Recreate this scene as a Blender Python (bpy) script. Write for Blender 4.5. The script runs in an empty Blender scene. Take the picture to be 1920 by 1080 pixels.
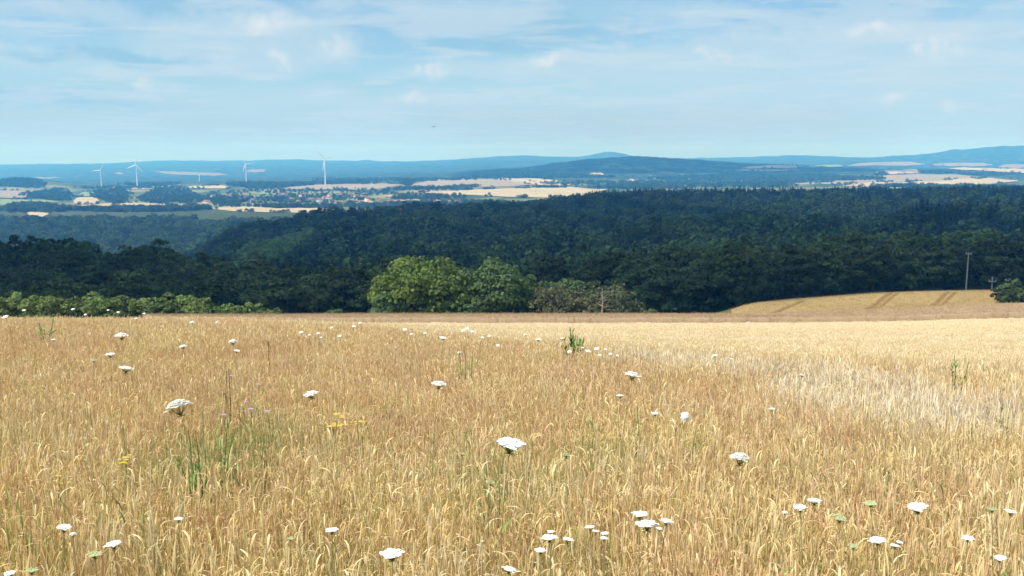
import bpy, math, random
import numpy as np
from mathutils import Vector, Matrix
R = math.radians
rng = np.random.default_rng(7)
random.seed(7)
S = bpy.context.scene
C = S.collection

# ------------------------------------------------------------------ camera
F = 1800.0                        # focal length in pixels of a 1920 wide frame
CZ = 1.65
TH = math.atan(240 / F)           # pitch: horizon on row 300
cd = bpy.data.cameras.new('camera'); cam = bpy.data.objects.new('camera', cd); C.objects.link(cam)
cd.sensor_width = 36; cd.lens = 36 * F / 1920; cd.clip_start = 0.05; cd.clip_end = 60000
cam.location = (0, 0, CZ); cam.rotation_euler = (math.pi / 2 - TH, 0, 0)
S.camera = cam

# ------------------------------------------------------------------ light and sky
SUN_EL, SUN_AZ = R(54), R(-112)          # azimuth measured from +Y (view) clockwise: sun high, left and a little behind
sdir = Vector((math.sin(SUN_AZ) * math.cos(SUN_EL), math.cos(SUN_AZ) * math.cos(SUN_EL), math.sin(SUN_EL)))
ld = bpy.data.lights.new('sun', 'SUN'); ld.energy = 4.5; ld.angle = R(0.53); ld.color = (1, 0.955, 0.885)
sun = bpy.data.objects.new('sun', ld); C.objects.link(sun); sun.rotation_euler = sdir.to_track_quat('Z', 'Y').to_euler()
sun.location = (0, 0, 60)

W = bpy.data.worlds.new('World'); S.world = W; W.use_nodes = True
def sky_world():
    nt = W.node_tree; N = nt.nodes; L = nt.links; N.clear()
    def nd(t, **k):
        n = N.new(t)
        for a, b in k.items(): setattr(n, a, b)
        return n
    def mth(op, a, b=None, c=None, clamp=False):
        n = nd('ShaderNodeMath', operation=op, use_clamp=clamp)
        for i, x in enumerate((a, b, c)):
            if x is None: continue
            if isinstance(x, (int, float)): n.inputs[i].default_value = x
            else: L.new(x, n.inputs[i])
        return n.outputs[0]
    def mixc(f, a, b):
        n = nd('ShaderNodeMix', data_type='RGBA'); n.clamp_factor = True
        if isinstance(f, (int, float)): n.inputs[0].default_value = f
        else: L.new(f, n.inputs[0])
        for i, x in ((6, a), (7, b)):
            if isinstance(x, tuple): n.inputs[i].default_value = (*x, 1)
            else: L.new(x, n.inputs[i])
        return n.outputs[2]
    def mr(x, a, b, c=0.0, d=1.0):
        n = nd('ShaderNodeMapRange', interpolation_type='SMOOTHSTEP'); L.new(x, n.inputs[0])
        for i, q in enumerate((a, b, c, d)): n.inputs[i + 1].default_value = q
        return n.outputs[0]
    tc = nd('ShaderNodeTexCoord').outputs['Generated']
    sky = nd('ShaderNodeTexSky', sky_type='NISHITA'); sky.sun_disc = False
    sky.sun_elevation = SUN_EL; sky.sun_rotation = SUN_AZ; sky.altitude = 400
    sky.air_density = 1.0; sky.dust_density = 1.2; sky.ozone_density = 3.0
    hs = nd('ShaderNodeVectorMath', operation='MULTIPLY'); L.new(sky.outputs[0], hs.inputs[0]); hs.inputs[1].default_value = (SKYK * 0.82, SKYK * 1.02, SKYK * 1.12)
    base = hs.outputs[0]
    sep = nd('ShaderNodeSeparateXYZ'); L.new(tc, sep.inputs[0])
    z = mth('MAXIMUM', sep.outputs[2], 0.0)
    den = mth('ADD', z, 0.045)
    cx = nd('ShaderNodeCombineXYZ')
    L.new(mth('DIVIDE', sep.outputs[0], den), cx.inputs[0]); L.new(mth('DIVIDE', sep.outputs[1], den), cx.inputs[1])
    def noise(vec, scale, detail, rough=0.55, dist=0.0, off=(0, 0, 0)):
        m = nd('ShaderNodeMapping'); L.new(vec, m.inputs[0]); m.inputs[1].default_value = off
        n = nd('ShaderNodeTexNoise'); L.new(m.outputs[0], n.inputs['Vector'])
        n.inputs['Scale'].default_value = scale; n.inputs['Detail'].default_value = detail
        n.inputs['Roughness'].default_value = rough; n.inputs['Distortion'].default_value = dist
        return n
    n1 = noise(cx.outputs[0], 0.42, 9, 0.56, 0.25, (3.1, 0.4, 0)).outputs[0]
    n2 = noise(cx.outputs[0], 1.15, 10, 0.60, 0.35, (1.7, 8.2, 2)).outputs[0]
    veil = mr(n1, 0.40, 0.62)
    light = mr(n2, 0.45, 0.59)
    # warped direction for single cloud banks
    nw = noise(tc, 15, 8, 0.66)
    wv = nd('ShaderNodeVectorMath', operation='MULTIPLY_ADD'); L.new(nw.outputs['Color'], wv.inputs[0])
    wv.inputs[1].default_value = (0.15, 0.0, 0.05); 
    ad = nd('ShaderNodeVectorMath', operation='ADD'); L.new(tc, ad.inputs[0]); ad.inputs[1].default_value = (-0.075, 0, -0.025)
    L.new(ad.outputs[0], wv.inputs[2])
    def bank(u, v, rx, ry, soft=1.0):
        c = ray(u, v); c.normalize()
        s = nd('ShaderNodeVectorMath', operation='SUBTRACT'); L.new(wv.outputs[0], s.inputs[0]); s.inputs[1].default_value = tuple(c)
        m = nd('ShaderNodeVectorMath', operation='MULTIPLY'); L.new(s.outputs[0], m.inputs[0]); m.inputs[1].default_value = (F / rx, F / rx, F / ry)
        l = nd('ShaderNodeVectorMath', operation='LENGTH'); L.new(m.outputs[0], l.inputs[0])
        return mr(l.outputs['Value'], 1.0, 1.0 - soft)
    def addm(ms):
        o = ms[0]
        for q in ms[1:]: o = mth('MAXIMUM', o, q)
        return o
    palebanks = addm([bank(470, 78, 270, 72, 0.45), bank(1530, 122, 450, 76, 0.30), bank(1050, 128, 330, 28, .45), bank(1830, 60, 200, 60, .7),
                      bank(60, 115, 200, 28, .9), bank(150, 20, 170, 30, .9), bank(1330, 15, 190, 28, .9), bank(620, 8, 90, 20, .8),
                      bank(1500, 190, 700, 45, .9), bank(650, 190, 500, 38, .9)])
    darkbanks = addm([bank(960, 64, 300, 46, .6), bank(330, 15, 110, 20, .8), bank(200, 110, 260, 18, .8), bank(1600, 22, 260, 26, .9), bank(100, 190, 260, 22, .9)])
    fine = noise(tc, 60, 5, .6).outputs[0]
    puffs = addm([bank(648, 90, 71, 41, 1.0), bank(540, 106, 34, 38, 1.0), bank(1035, 114, 51, 20, 1.0), bank(1755, 80, 71, 32, 1.0), bank(1683, 188, 64, 22, 1.0),
                  bank(1815, 200, 47, 19, 1.0), bank(266, 148, 40, 24, 1.0), bank(788, 184, 68, 12, 1.0), bank(812, 132, 37, 24, 1.0), bank(1640, 55, 102, 14, 1.0),
                  bank(505, 40, 102, 24, 1.0), bank(1340, 100, 119, 16, 1.0)])
    K = 1 / 1.6
    def c3(*c): return tuple(x * K for x in c)
    puffs = mth('MULTIPLY', puffs, mr(fine, .25, .70))
    col = mixc(mth('MULTIPLY', veil, 0.45), base, c3(0.48, 0.72, 0.86))
    col = mixc(mth('MULTIPLY', palebanks, 0.75), col, c3(0.51, 0.70, 0.84))
    col = mixc(mth('MULTIPLY', darkbanks, 0.8), col, c3(0.29, 0.55, 0.77))
    col = mixc(mth('MULTIPLY', light, 0.62), col, c3(0.59, 0.74, 0.86))
    col = mixc(mth('MULTIPLY', puffs, 0.65), col, c3(0.86, 0.90, 0.92))
    # thin haze towards the horizon, all the way round
    hz = mr(sep.outputs[2], 0.10, -0.02)
    col = mixc(mth('MULTIPLY', hz, 0.72), col, c3(0.40, 0.51, 0.70))
    bg = nd('ShaderNodeBackground'); L.new(col, bg.inputs[0]); bg.inputs[1].default_value = 1.0
    out = nd('ShaderNodeOutputWorld'); L.new(bg.outputs[0], out.inputs[0])
SKYK = 0.085
def ray(u, v):
    a = (u - 960) / F; b = (540 - v) / F
    return Vector((a, math.cos(TH) + b * math.sin(TH), -math.sin(TH) + b * math.cos(TH)))
sky_world()
S.view_settings.view_transform = 'Standard'; S.view_settings.look = 'None'
S.view_settings.exposure = 0.70; S.view_settings.gamma = 1.0
S.render.engine = 'CYCLES'
S.cycles.use_denoising = True
S.cycles.max_bounces = 6; S.cycles.diffuse_bounces = 3; S.cycles.transmission_bounces = 4; S.cycles.transparent_max_bounces = 6
S.cycles.volume_bounces = 1

# ------------------------------------------------------------------ small helpers
def tag(o, label=None, cat=None, group=None, kind=None):
    if label: o['label'] = label
    if cat: o['category'] = cat
    if group: o['group'] = group
    if kind: o['kind'] = kind
    return o
def mesh(name, verts, faces, mat=None, smooth=False, cols=None):
    """verts (n,3); faces (m,3) or (m,4) int array, or a list of such arrays"""
    me = bpy.data.meshes.new(name)
    verts = np.asarray(verts, np.float32)
    me.vertices.add(len(verts)); me.vertices.foreach_set('co', verts.ravel())
    fl = faces if isinstance(faces, list) else [faces]
    fl = [np.asarray(f, np.int32) for f in fl if len(f)]
    if fl:
        tot = sum(f.size for f in fl); npoly = sum(len(f) for f in fl)
        me.loops.add(tot); me.polygons.add(npoly)
        me.loops.foreach_set('vertex_index', np.concatenate([f.ravel() for f in fl]))
        st = []; p = 0
        for f in fl:
            st.append(p + np.arange(len(f)) * f.shape[1]); p += f.size
        me.polygons.foreach_set('loop_start', np.concatenate(st).astype(np.int32))
        if smooth: me.polygons.foreach_set('use_smooth', np.ones(npoly, bool))
    if cols is not None:
        at = me.color_attributes.new('tint', 'FLOAT_COLOR', 'POINT')
        c4 = np.ones((len(verts), 4), np.float32); c4[:, :3] = cols
        at.data.foreach_set('color', c4.ravel())
    me.update(calc_edges=True)
    if mat: me.materials.append(mat)
    return me
def obj(name, me, parent=None, loc=None):
    o = bpy.data.objects.new(name, me); C.objects.link(o)
    if parent: o.parent = parent
    if loc is not None: o.location = loc
    return o
def empty(name, loc, rz=0.0, sc=1.0):
    o = bpy.data.objects.new(name, None); C.objects.link(o); o.location = loc; o.rotation_euler = (0, 0, rz); o.scale = (sc,) * 3
    o.empty_display_size = 0.2
    return o
class MB:
    """collects pieces of one mesh"""
    def __init__(s): s.v = []; s.f3 = []; s.f4 = []; s.c = []; s.n = 0
    def add(s, v, f, col=(1, 1, 1)):
        v = np.asarray(v, float); f = np.asarray(f, int)
        s.v.append(v); col = np.asarray(col, float)
        s.c.append(np.broadcast_to(col, (len(v), 3)) if col.ndim == 1 else col)
        (s.f4 if f.shape[1] == 4 else s.f3).append(f + s.n); s.n += len(v)
    def tube(s, pts, rad, k=6, col=(1, 1, 1)):
        pts = np.asarray(pts, float); rad = np.broadcast_to(rad, (len(pts),)); a = np.arange(k) / k * 2 * np.pi
        d = np.gradient(pts, axis=0); d /= np.linalg.norm(d, axis=1)[:, None] + 1e-9
        ref = np.array([1, 0, 0.]) if abs(d[0][0]) < .8 else np.array([0, 1, 0.])
        vs = []
        for p, q, r in zip(pts, d, rad):
            e1 = np.cross(q, ref); e1 /= np.linalg.norm(e1) + 1e-9; e2 = np.cross(q, e1)
            vs.append(p + r * (np.cos(a)[:, None] * e1 + np.sin(a)[:, None] * e2))
        m = len(pts); f = []
        for i in range(m - 1):
            for j in range(k): f.append((i * k + j, i * k + (j + 1) % k, (i + 1) * k + (j + 1) % k, (i + 1) * k + j))
        s.add(np.concatenate(vs), f, col)
        s.add(vs[-1], [(0, j, j + 1) for j in range(1, k - 1)], col)
    def box(s, c, h, col=(1, 1, 1), M=None):
        v = np.array([(x, y, z) for x in (-1, 1) for y in (-1, 1) for z in (-1, 1)], float) * h
        if M is not None: v = v @ np.asarray(M).T
        s.add(v + np.asarray(c), [(0, 1, 3, 2), (4, 6, 7, 5), (0, 4, 5, 1), (2, 3, 7, 6), (0, 2, 6, 4), (1, 5, 7, 3)], col)
    def mesh(s, name, mat=None, smooth=False):
        fs = []
        if s.f3: fs.append(np.concatenate(s.f3))
        if s.f4: fs.append(np.concatenate(s.f4))
        return mesh(name, np.concatenate(s.v), fs, mat, smooth, np.concatenate(s.c))

# ------------------------------------------------------------------ materials
def material(name, build):
    m = bpy.data.materials.new(name); m.use_nodes = True
    nt = m.node_tree; nt.nodes.clear()
    out = nt.nodes.new('ShaderNodeOutputMaterial')
    sh = build(nt, nt.nodes, nt.links)
    nt.links.new(sh, out.inputs['Surface'])
    return m
def principled(nt, color=None, rough=0.9, spec=0.2, link=None, bump=None):
    p = nt.nodes.new('ShaderNodeBsdfPrincipled')
    if color: p.inputs['Base Color'].default_value = (*color, 1)
    if link: nt.links.new(link, p.inputs['Base Color'])
    p.inputs['Roughness'].default_value = rough; p.inputs['Specular IOR Level'].default_value = spec
    if bump: nt.links.new(bump, p.inputs['Normal'])
    return p.outputs[0]
def n_noise(nt, scale, detail=5, rough=.55, coord='Object', stretch=None):
    tc = nt.nodes.new('ShaderNodeTexCoord'); vec = tc.outputs[coord]
    if stretch:
        m = nt.nodes.new('ShaderNodeMapping'); m.inputs['Scale'].default_value = stretch; nt.links.new(vec, m.inputs[0]); vec = m.outputs[0]
    n = nt.nodes.new('ShaderNodeTexNoise'); nt.links.new(vec, n.inputs['Vector'])
    n.inputs['Scale'].default_value = scale; n.inputs['Detail'].default_value = detail; n.inputs['Roughness'].default_value = rough
    return n.outputs[0]
def ramp(nt, fac, stops):
    r = nt.nodes.new('ShaderNodeValToRGB'); nt.links.new(fac, r.inputs[0])
    while len(r.color_ramp.elements) < len(stops): r.color_ramp.elements.new(.5)
    for e, (p, c) in zip(r.color_ramp.elements, stops): e.position = p; e.color = (*c, 1)
    return r.outputs[0]
def mix(nt, f, a, b, mode='MIX'):
    n = nt.nodes.new('ShaderNodeMix'); n.data_type = 'RGBA'; n.blend_type = mode
    for i, x in ((0, f), (6, a), (7, b)):
        if isinstance(x, (int, float)): n.inputs[i].default_value = x
        elif isinstance(x, tuple): n.inputs[i].default_value = (*x, 1)
        else: nt.links.new(x, n.inputs[i])
    return n.outputs[2]
def tint(nt):
    a = nt.nodes.new('ShaderNodeAttribute'); a.attribute_name = 'tint'; return a.outputs['Color']
def plain(name, col, rough=.9, spec=.2, var=.25, scale=6):
    def b(nt, N, L):
        c = mix(nt, 1.0, tint(nt), ramp(nt, n_noise(nt, scale), [(.3, tuple(x * (1 - var) for x in col)), (.7, tuple(min(1, x * (1 + var)) for x in col))]), 'MULTIPLY')
        return principled(nt, link=c, rough=rough, spec=spec)
    return material(name, b)
def leafy(name, col, hue=.02, val=.35, transl=.3, rough=.75):
    """thin leaf surface: base colour x per-leaf tint, varied per plant"""
    def b(nt, N, L):
        oi = N.new('ShaderNodeObjectInfo')
        h = N.new('ShaderNodeHueSaturation')
        c = mix(nt, 1.0, tint(nt), tuple(col), 'MULTIPLY'); L.new(c, h.inputs['Color'])
        mr_ = N.new('ShaderNodeMapRange'); L.new(oi.outputs['Random'], mr_.inputs[0]); mr_.inputs[3].default_value = .5 - hue; mr_.inputs[4].default_value = .5 + hue
        L.new(mr_.outputs[0], h.inputs['Hue'])
        m2 = N.new('ShaderNodeMath'); m2.operation = 'FRACT'
        m3 = N.new('ShaderNodeMath'); m3.operation = 'MULTIPLY'; L.new(oi.outputs['Random'], m3.inputs[0]); m3.inputs[1].default_value = 7.31; L.new(m3.outputs[0], m2.inputs[0])
        mv = N.new('ShaderNodeMapRange'); L.new(m2.outputs[0], mv.inputs[0]); mv.inputs[3].default_value = 1 - val; mv.inputs[4].default_value = 1 + val
        L.new(mv.outputs[0], h.inputs['Value'])
        p = principled(nt, link=h.outputs[0], rough=rough, spec=.15)
        t = N.new('ShaderNodeBsdfTranslucent'); L.new(mix(nt, 1.0, h.outputs[0], (1.1, 1.12, .85), 'MULTIPLY'), t.inputs[0])
        mx = N.new('ShaderNodeMixShader'); mx.inputs[0].default_value = transl; L.new(p, mx.inputs[1]); L.new(t.outputs[0], mx.inputs[2])
        return mx.outputs[0]
    return material(name, b)
M = {}
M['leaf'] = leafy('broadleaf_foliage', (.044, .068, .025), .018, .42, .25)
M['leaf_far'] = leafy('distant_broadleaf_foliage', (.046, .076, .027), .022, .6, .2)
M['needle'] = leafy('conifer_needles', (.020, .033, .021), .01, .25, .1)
M['leaf_young'] = leafy('sunstreak_and_pale_foliage', (.10, .17, .055), .01, .2, .3)  # lighter green: stands in for sun on the spur, also scattered pale trees
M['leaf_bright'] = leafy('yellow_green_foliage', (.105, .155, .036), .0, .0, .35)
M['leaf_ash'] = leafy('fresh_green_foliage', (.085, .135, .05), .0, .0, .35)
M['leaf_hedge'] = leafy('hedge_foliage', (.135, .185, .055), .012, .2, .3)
M['leaf_brown'] = leafy('dry_brown_foliage', (.088, .090, .044), .0, .0, .2)
M['leaf_dull'] = leafy('dull_olive_foliage', (.082, .10, .05), .0, .0, .25)
M['bark'] = plain('bark', (.10, .08, .06), .95, .1, .35, 3)
M['bark_pale'] = plain('pale_bark', (.26, .22, .17), .95, .1, .3, 3)
M['straw'] = leafy('dry_grass', (1, 1, 1), .006, .10, .36, .85)
M['wheat'] = leafy('ripe_wheat', (1, 1, 1), .004, .05, .25, .7)
M['green'] = leafy('green_grass', (1, 1, 1), .01, .1, .35, .6)
M['white'] = leafy('white_petals', (.92, .92, .90), .0, .0, .25, .6)
M['umbelgreen'] = leafy('pale_green_umbel', (.50, .55, .30), .0, .05, .3, .7)
M['stalk'] = leafy('plant_stalk', (.16, .20, .07), .01, .15, .2, .6)
M['stalk_dry'] = leafy('dry_green_stalk', (.34, .30, .14), .01, .15, .2, .6)
M['stalk_brown'] = leafy('dry_brown_stalk', (.17, .10, .05), .0, .1, .1, .8)
M['yellow'] = leafy('yellow_petals', (.66, .54, .11), .0, .0, .3, .6)
M['purple'] = leafy('lilac_petals', (.52, .36, .62), .0, .0, .3, .6)
M['wood'] = plain('weathered_wood', (.27, .24, .21), .9, .2, .25, 4)
M['stone'] = plain('grey_stone', (.36, .35, .32), .95, .2, .25, 3)
M['metal'] = plain('white_turbine_paint', (.66, .67, .68), .4, .4, .02, .1)
M['house'] = plain('rendered_wall', (.72, .68, .60), .9, .2, .08, .6)
M['tile'] = plain('roof_tiles', (.22, .12, .09), .85, .2, .25, 1.2)
M['slate'] = plain('slate_roof', (.12, .12, .13), .7, .3, .2, 1.2)
M['pane'] = plain('window_glass', (.04, .05, .06), .15, .5, .0, 1)
M['bird'] = plain('dark_feathers', (.03, .03, .035), .8, .2, .1, 30)
def ground_mat():
    def b(nt, N, L):
        tc = N.new('ShaderNodeTexCoord'); sp = N.new('ShaderNodeSeparateXYZ'); L.new(tc.outputs['Object'], sp.inputs[0])
        def stepy(a, b_):
            m = N.new('ShaderNodeMapRange'); m.interpolation_type = 'SMOOTHSTEP'; L.new(sp.outputs[1], m.inputs[0]); m.inputs[1].default_value = a; m.inputs[2].default_value = b_; return m.outputs[0]
        near = ramp(nt, n_noise(nt, 3.0, 6), [(.3, (.30, .23, .11)), (.7, (.46, .36, .18))])
        floor = ramp(nt, n_noise(nt, .06, 6), [(.3, (.030, .040, .018)), (.7, (.065, .085, .030))])
        far = ramp(nt, n_noise(nt, .0035, 5), [(.36, (.035, .055, .030)), (.47, (.055, .085, .040)), (.56, (.14, .16, .07)), (.70, (.27, .24, .13))])
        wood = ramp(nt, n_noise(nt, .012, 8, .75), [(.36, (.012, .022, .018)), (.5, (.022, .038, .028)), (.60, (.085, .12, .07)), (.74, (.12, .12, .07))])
        c = mix(nt, stepy(160, 178), near, floor)
        c = mix(nt, stepy(2500, 2900), c, far)
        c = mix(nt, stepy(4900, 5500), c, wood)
        bp = N.new('ShaderNodeBump'); bp.inputs['Distance'].default_value = 14.0; bp.inputs['Strength'].default_value = 1.0
        hh = n_noise(nt, .02, 6, .65); mm = N.new('ShaderNodeMath'); mm.operation = 'MULTIPLY'; L.new(hh, mm.inputs[0]); L.new(stepy(3500, 6500), mm.inputs[1]); L.new(mm.outputs[0], bp.inputs['Height'])
        return principled(nt, link=c, rough=1.0, spec=0.05, bump=bp.outputs[0])
    return material('hill_country_ground', b)
M['ground'] = ground_mat()
def crop(name, lo, hi, scale=.8, stretch=None):
    def b(nt, N, L):
        n = n_noise(nt, scale, 9, .7, stretch=stretch)
        c = mix(nt, 1.0, tint(nt), ramp(nt, n, [(.3, lo), (.7, hi)]), 'MULTIPLY')
        bp = N.new('ShaderNodeBump'); bp.inputs['Distance'].default_value = .25; bp.inputs['Strength'].default_value = .6; L.new(n_noise(nt, 9, 4, .7), bp.inputs['Height'])
        return principled(nt, link=c, rough=.95, spec=.1, bump=bp.outputs[0])
    return material(name, b)
M['wheat_top'] = crop('ripe_wheat_canopy', (.46, .37, .225), (.56, .46, .29), .5)
M['rye_top'] = crop('pinkish_rye_canopy', (.33, .235, .14), (.40, .29, .175), .35)
M['tan_top'] = crop('tan_barley_canopy', (.29, .205, .085), (.36, .26, .115), .3)
M['verge'] = crop('green_field_verge', (.055, .075, .028), (.10, .12, .045), .6)
M['far_pale'] = crop('distant_pale_stubble', (.27, .235, .145), (.45, .385, .25), .006, (1, 3, 1))
M['far_pink'] = crop('distant_pinkish_grain', (.18, .165, .125), (.31, .265, .20), .006, (1, 3, 1))
M['far_dim'] = crop('faint_distant_stubble', (.13, .12, .085), (.25, .22, .15), .004, (1, 3, 1))
M['far_green'] = crop('distant_green_pasture', (.13, .19, .09), (.20, .26, .12), .01)

# ------------------------------------------------------------------ terrain: hill, valley, far ridges (heights in metres, y = distance)
UC = np.array([-900, 0, 240, 480, 720, 960, 1200, 1440, 1680, 1920, 2820], float)
def sl(v):           # tangent of the angle below the horizon for a photo row
    b = (540 - v) / F
    return (math.sin(TH) - b * math.cos(TH)) / (math.cos(TH) + b * math.sin(TH))
def zrow(v, D, canopy=0.0): return CZ - sl(v) * D - canopy
DR = [0, 3, 5, 8, 11, 14, 20, 30, 60, 119, 150, 175, 205, 250, 300, 390, 600, 900, 1300, 1700, 2300, 3000, 3800, 5000, 6500, 9000, 12000, 16000, 24000]
T = {}
for d, z in ((0, 0), (3, -.2), (5, -.42), (8, -.80), (11, -1.22)): T[d] = [z] * 11
T[14] = [-1.50, -1.50, -1.5, -1.52, -1.58, -1.65, -1.72, -1.85, -1.95, -2.0, -2.0]
T[20] = [-2.35, -2.35, -2.35, -2.38, -2.5, -2.65, -2.8, -2.95, -3.05, -3.1, -3.1]
T[30] = [-3.95, -3.95, -3.95, -4.0, -4.2, -4.5, -4.7, -4.8, -4.85, -4.9, -4.9]
T[60] = [-8.9, -8.9, -8.9, -8.95, -9.2, -9.5, -9.65, -9.7, -9.65, -9.55, -9.5]
T[119] = [zrow(v, 119, .52) for v in (602, 602, 602, 603, 604, 604, 604, 603.5, 601, 595, 592)]
T[150] = [zrow(v, 150, .9) for v in (594, 594, 593, 592, 590, 590, 590, 588, 580, 569, 565)]
T[175] = [-30, -30, -30, -29.5, -28.6, -28.6, -28.6, zrow(581, 175), -25.6, -24.2, -24]
T[205] = [-38, -38, -38, -37, -36, -36, -34, zrow(572, 205), zrow(560, 205), zrow(555, 205), -27]
T[250] = [-44, -44, -44, -44, -43, -42, -39, -36, -33.0, -32.5, -32]
T[300] = [-45, -45, -45, -45.5, -46, -46, -42, -38, -37, -37, -37]
T[390] = [-46, -46, -47, -54, -56, -57, -52, -47, -46, -45, -45]
T[600] = [-110, -110, -112, -86, -73, -69, -66, -60, -60, -58, -58]
T[900] = [-150, -150, -150, -93, -84, -80, -76, -71, -66, -62, -62]
T[1300] = [-165, -168, -168, -106, -81, -82, -81, -78, -70, -66, -66]
T[1700] = [-165, -166, -165, -150, -120, -90, -68, -66, -64, -62, -62]
T[2300] = [-146, -147, -146, -136, -148, -125, -100, -95, -90, -88, -88]
T[3000] = [zrow(v, 3000) for v in (386, 386, 387, 386, 383, 371, 366, 360, 356, 356, 356)]
T[3800] = [zrow(v, 3800) for v in (372, 372, 371, 368, 361, 353, 356, 352, 347, 347, 347)]
T[5000] = [zrow(v, 5000) for v in (352, 352, 350, 345, 342, 335, 344, 341, 330, 335, 335)]
T[6500] = [zrow(v, 6500) for v in (346, 346, 344, 338, 333, 317, 299, 309, 319, 320, 320)]
T[9000] = [zrow(v, 9000) for v in (336, 336, 332, 328, 322, 316, 306, 311, 314, 312, 312)]
T[12000] = [zrow(v, 12000) for v in (318, 318, 315, 312, 309, 303, 304, 304, 301, 273, 270)]
T[16000] = [zrow(v, 16000) for v in (309, 309, 306, 303, 303, 300, 299, 295, 299, 290, 290)]
T[24000] = [-150] * 11
ZT = np.array([T[d] for d in DR]); DRL = np.log(np.array(DR, float) + 6)
def pchip(x, Y, q):
    """monotone cubic along axis 0 of Y sampled at x, for queries q -> (len(q), Y.shape[1:])"""
    h = np.diff(x); s = np.diff(Y, axis=0) / h.reshape(-1, *([1] * (Y.ndim - 1)))
    m = np.zeros_like(Y); prod = s[1:] * s[:-1]
    with np.errstate(divide='ignore', invalid='ignore'):
        hm = 2 * prod / (s[1:] + s[:-1])
    m[1:-1] = np.where(prod > 0, hm, 0); m[0] = s[0]; m[-1] = s[-1]
    i = np.clip(np.searchsorted(x, q) - 1, 0, len(x) - 2)
    t = (q - x[i]) / h[i]; hh = h[i]
    sh = (-1,) + (1,) * (Y.ndim - 1); t = t.reshape(sh); hh = hh.reshape(sh)
    return (2*t**3-3*t**2+1)*Y[i] + (t**3-2*t**2+t)*hh*m[i] + (-2*t**3+3*t**2)*Y[i+1] + (t**3-t**2)*hh*m[i+1]
UF = np.linspace(-900, 2820, 373)
ZF = pchip(UC, ZT.T.copy(), UF).T            # (rings, fine columns)
DF = np.linspace(DRL[0], DRL[-1], 900)
ZG = pchip(DRL, ZF, DF)                       # (900, 373)
def wob(x, y, s, k):
    r = np.random.default_rng(k); o = 0
    for i in range(5):
        a = r.uniform(0, 6.28); p = r.uniform(0, 6.28); f = 6.28 / (s / 1.7 ** i)
        o = o + np.sin((x * np.cos(a) + y * np.sin(a)) * f + p) / 1.5 ** i
    return o / 2.2
PEAKS = [(1142, 14500, 82, 330), (1142, 15000, 40, 800), (965, 14500, 60, 900), (682, 14000, 45, 250), (1185, 6700, 22, 330), (1050, 6600, 10, 300),
         (40, 5200, 42, 300), (1100, 6700, 8, 250), (1500, 13500, 50, 700), (1720, 11500, 60, 700), (330, 15500, 30, 900), (560, 15000, 35, 700)]
def H(x, y):
    x = np.asarray(x, float); y = np.asarray(y, float)
    yy = np.maximum(y, 0.0); t = x / np.maximum(y, 4.0)
    u = np.clip(960 + t * F * 1.006, -899, 2819)
    d = np.clip(np.log(yy + 6), DF[0], DF[-1] - 1e-6)
    fi = (d - DF[0]) / (DF[1] - DF[0]); fj = (u - UF[0]) / (UF[1] - UF[0])
    i = np.clip(fi.astype(int), 0, len(DF) - 2); j = np.clip(fj.astype(int), 0, len(UF) - 2); a = fi - i; b = fj - j
    z = ZG[i, j]*(1-a)*(1-b) + ZG[i+1, j]*a*(1-b) + ZG[i, j+1]*(1-a)*b + ZG[i+1, j+1]*a*b
    for pu, pd, ph, pw in PEAKS:
        px = (pu - 960) / F * pd
        z = z + ph * np.exp(-((x - px) ** 2 + ((y - pd) * .6) ** 2) / pw ** 2)
    k = np.clip((yy - 2500) / 7000, 0, 1)
    z = z + wob(x, y, 1500, 3) * 14 * k + wob(x, y, 480, 4) * 4.5 * k + wob(x, y, 170, 6) * 3.0 * np.clip((yy - 5200) / 1500, 0, 1)
    z = z + (wob(x, y, 420, 8) * 12 + wob(x * 1.6, y * .7, 210, 9) * 5) * np.clip((yy - 430) / 300, 0, 1) * np.clip((1750 - yy) / 300, 0, 1) + wob(x, y, 220, 5) * np.clip((yy - 400) / 500, 0, 1) * 1.5
    return z
def h1(x, y): return float(H(np.array([x]), np.array([y]))[0])
_ds = np.exp(np.linspace(math.log(1.2), math.log(23000), 1500))
def hit(u, v, above=0.0):
    """where the sight line of photo pixel (u, v) meets the ground raised by `above`"""
    r = ray(u, v); k = _ds / r.y
    x = r.x * k; z = CZ + r.z * k
    g = H(x, _ds) + above
    b = np.nonzero(z < g)[0]
    i = b[0] if len(b) else len(_ds) - 1
    if i > 0:
        a = (z[i-1] - g[i-1]) / max(1e-9, (z[i-1] - g[i-1]) - (z[i] - g[i])); a = min(max(a, 0), 1)
        d = _ds[i-1] + a * (_ds[i] - _ds[i-1])
    else: d = _ds[0]
    return r.x * d / r.y, d
def at(u, D):                     # ground point straight below photo column u at distance D
    x = (u - 960) / F / 1.006 * D
    return x, D
def u_of(x, y): return 960 + x / np.maximum(y, 1.0) * F * 1.006

ys = np.concatenate([np.linspace(-80, 0, 17)[:-1], np.exp(np.linspace(math.log(6), math.log(24000 + 6), 330)) - 6])
ts = np.concatenate([np.linspace(-1.7, -.66, 26)[:-1], np.linspace(-.66, .66, 300), np.linspace(.66, 1.7, 26)[1:]])
YY, TT = np.meshgrid(ys, ts, indexing='ij'); XX = TT * (np.abs(YY) + 30)
nY, nT = YY.shape
idx = np.arange(nY * nT).reshape(nY, nT)
quad = np.stack([idx[:-1, :-1], idx[:-1, 1:], idx[1:, 1:], idx[1:, :-1]], -1).reshape(-1, 4)
g = obj('terrain', mesh('terrain', np.stack([XX, YY, H(XX, YY)], -1).reshape(-1, 3), quad, M['ground'], True))
tag(g, kind='structure')

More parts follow.
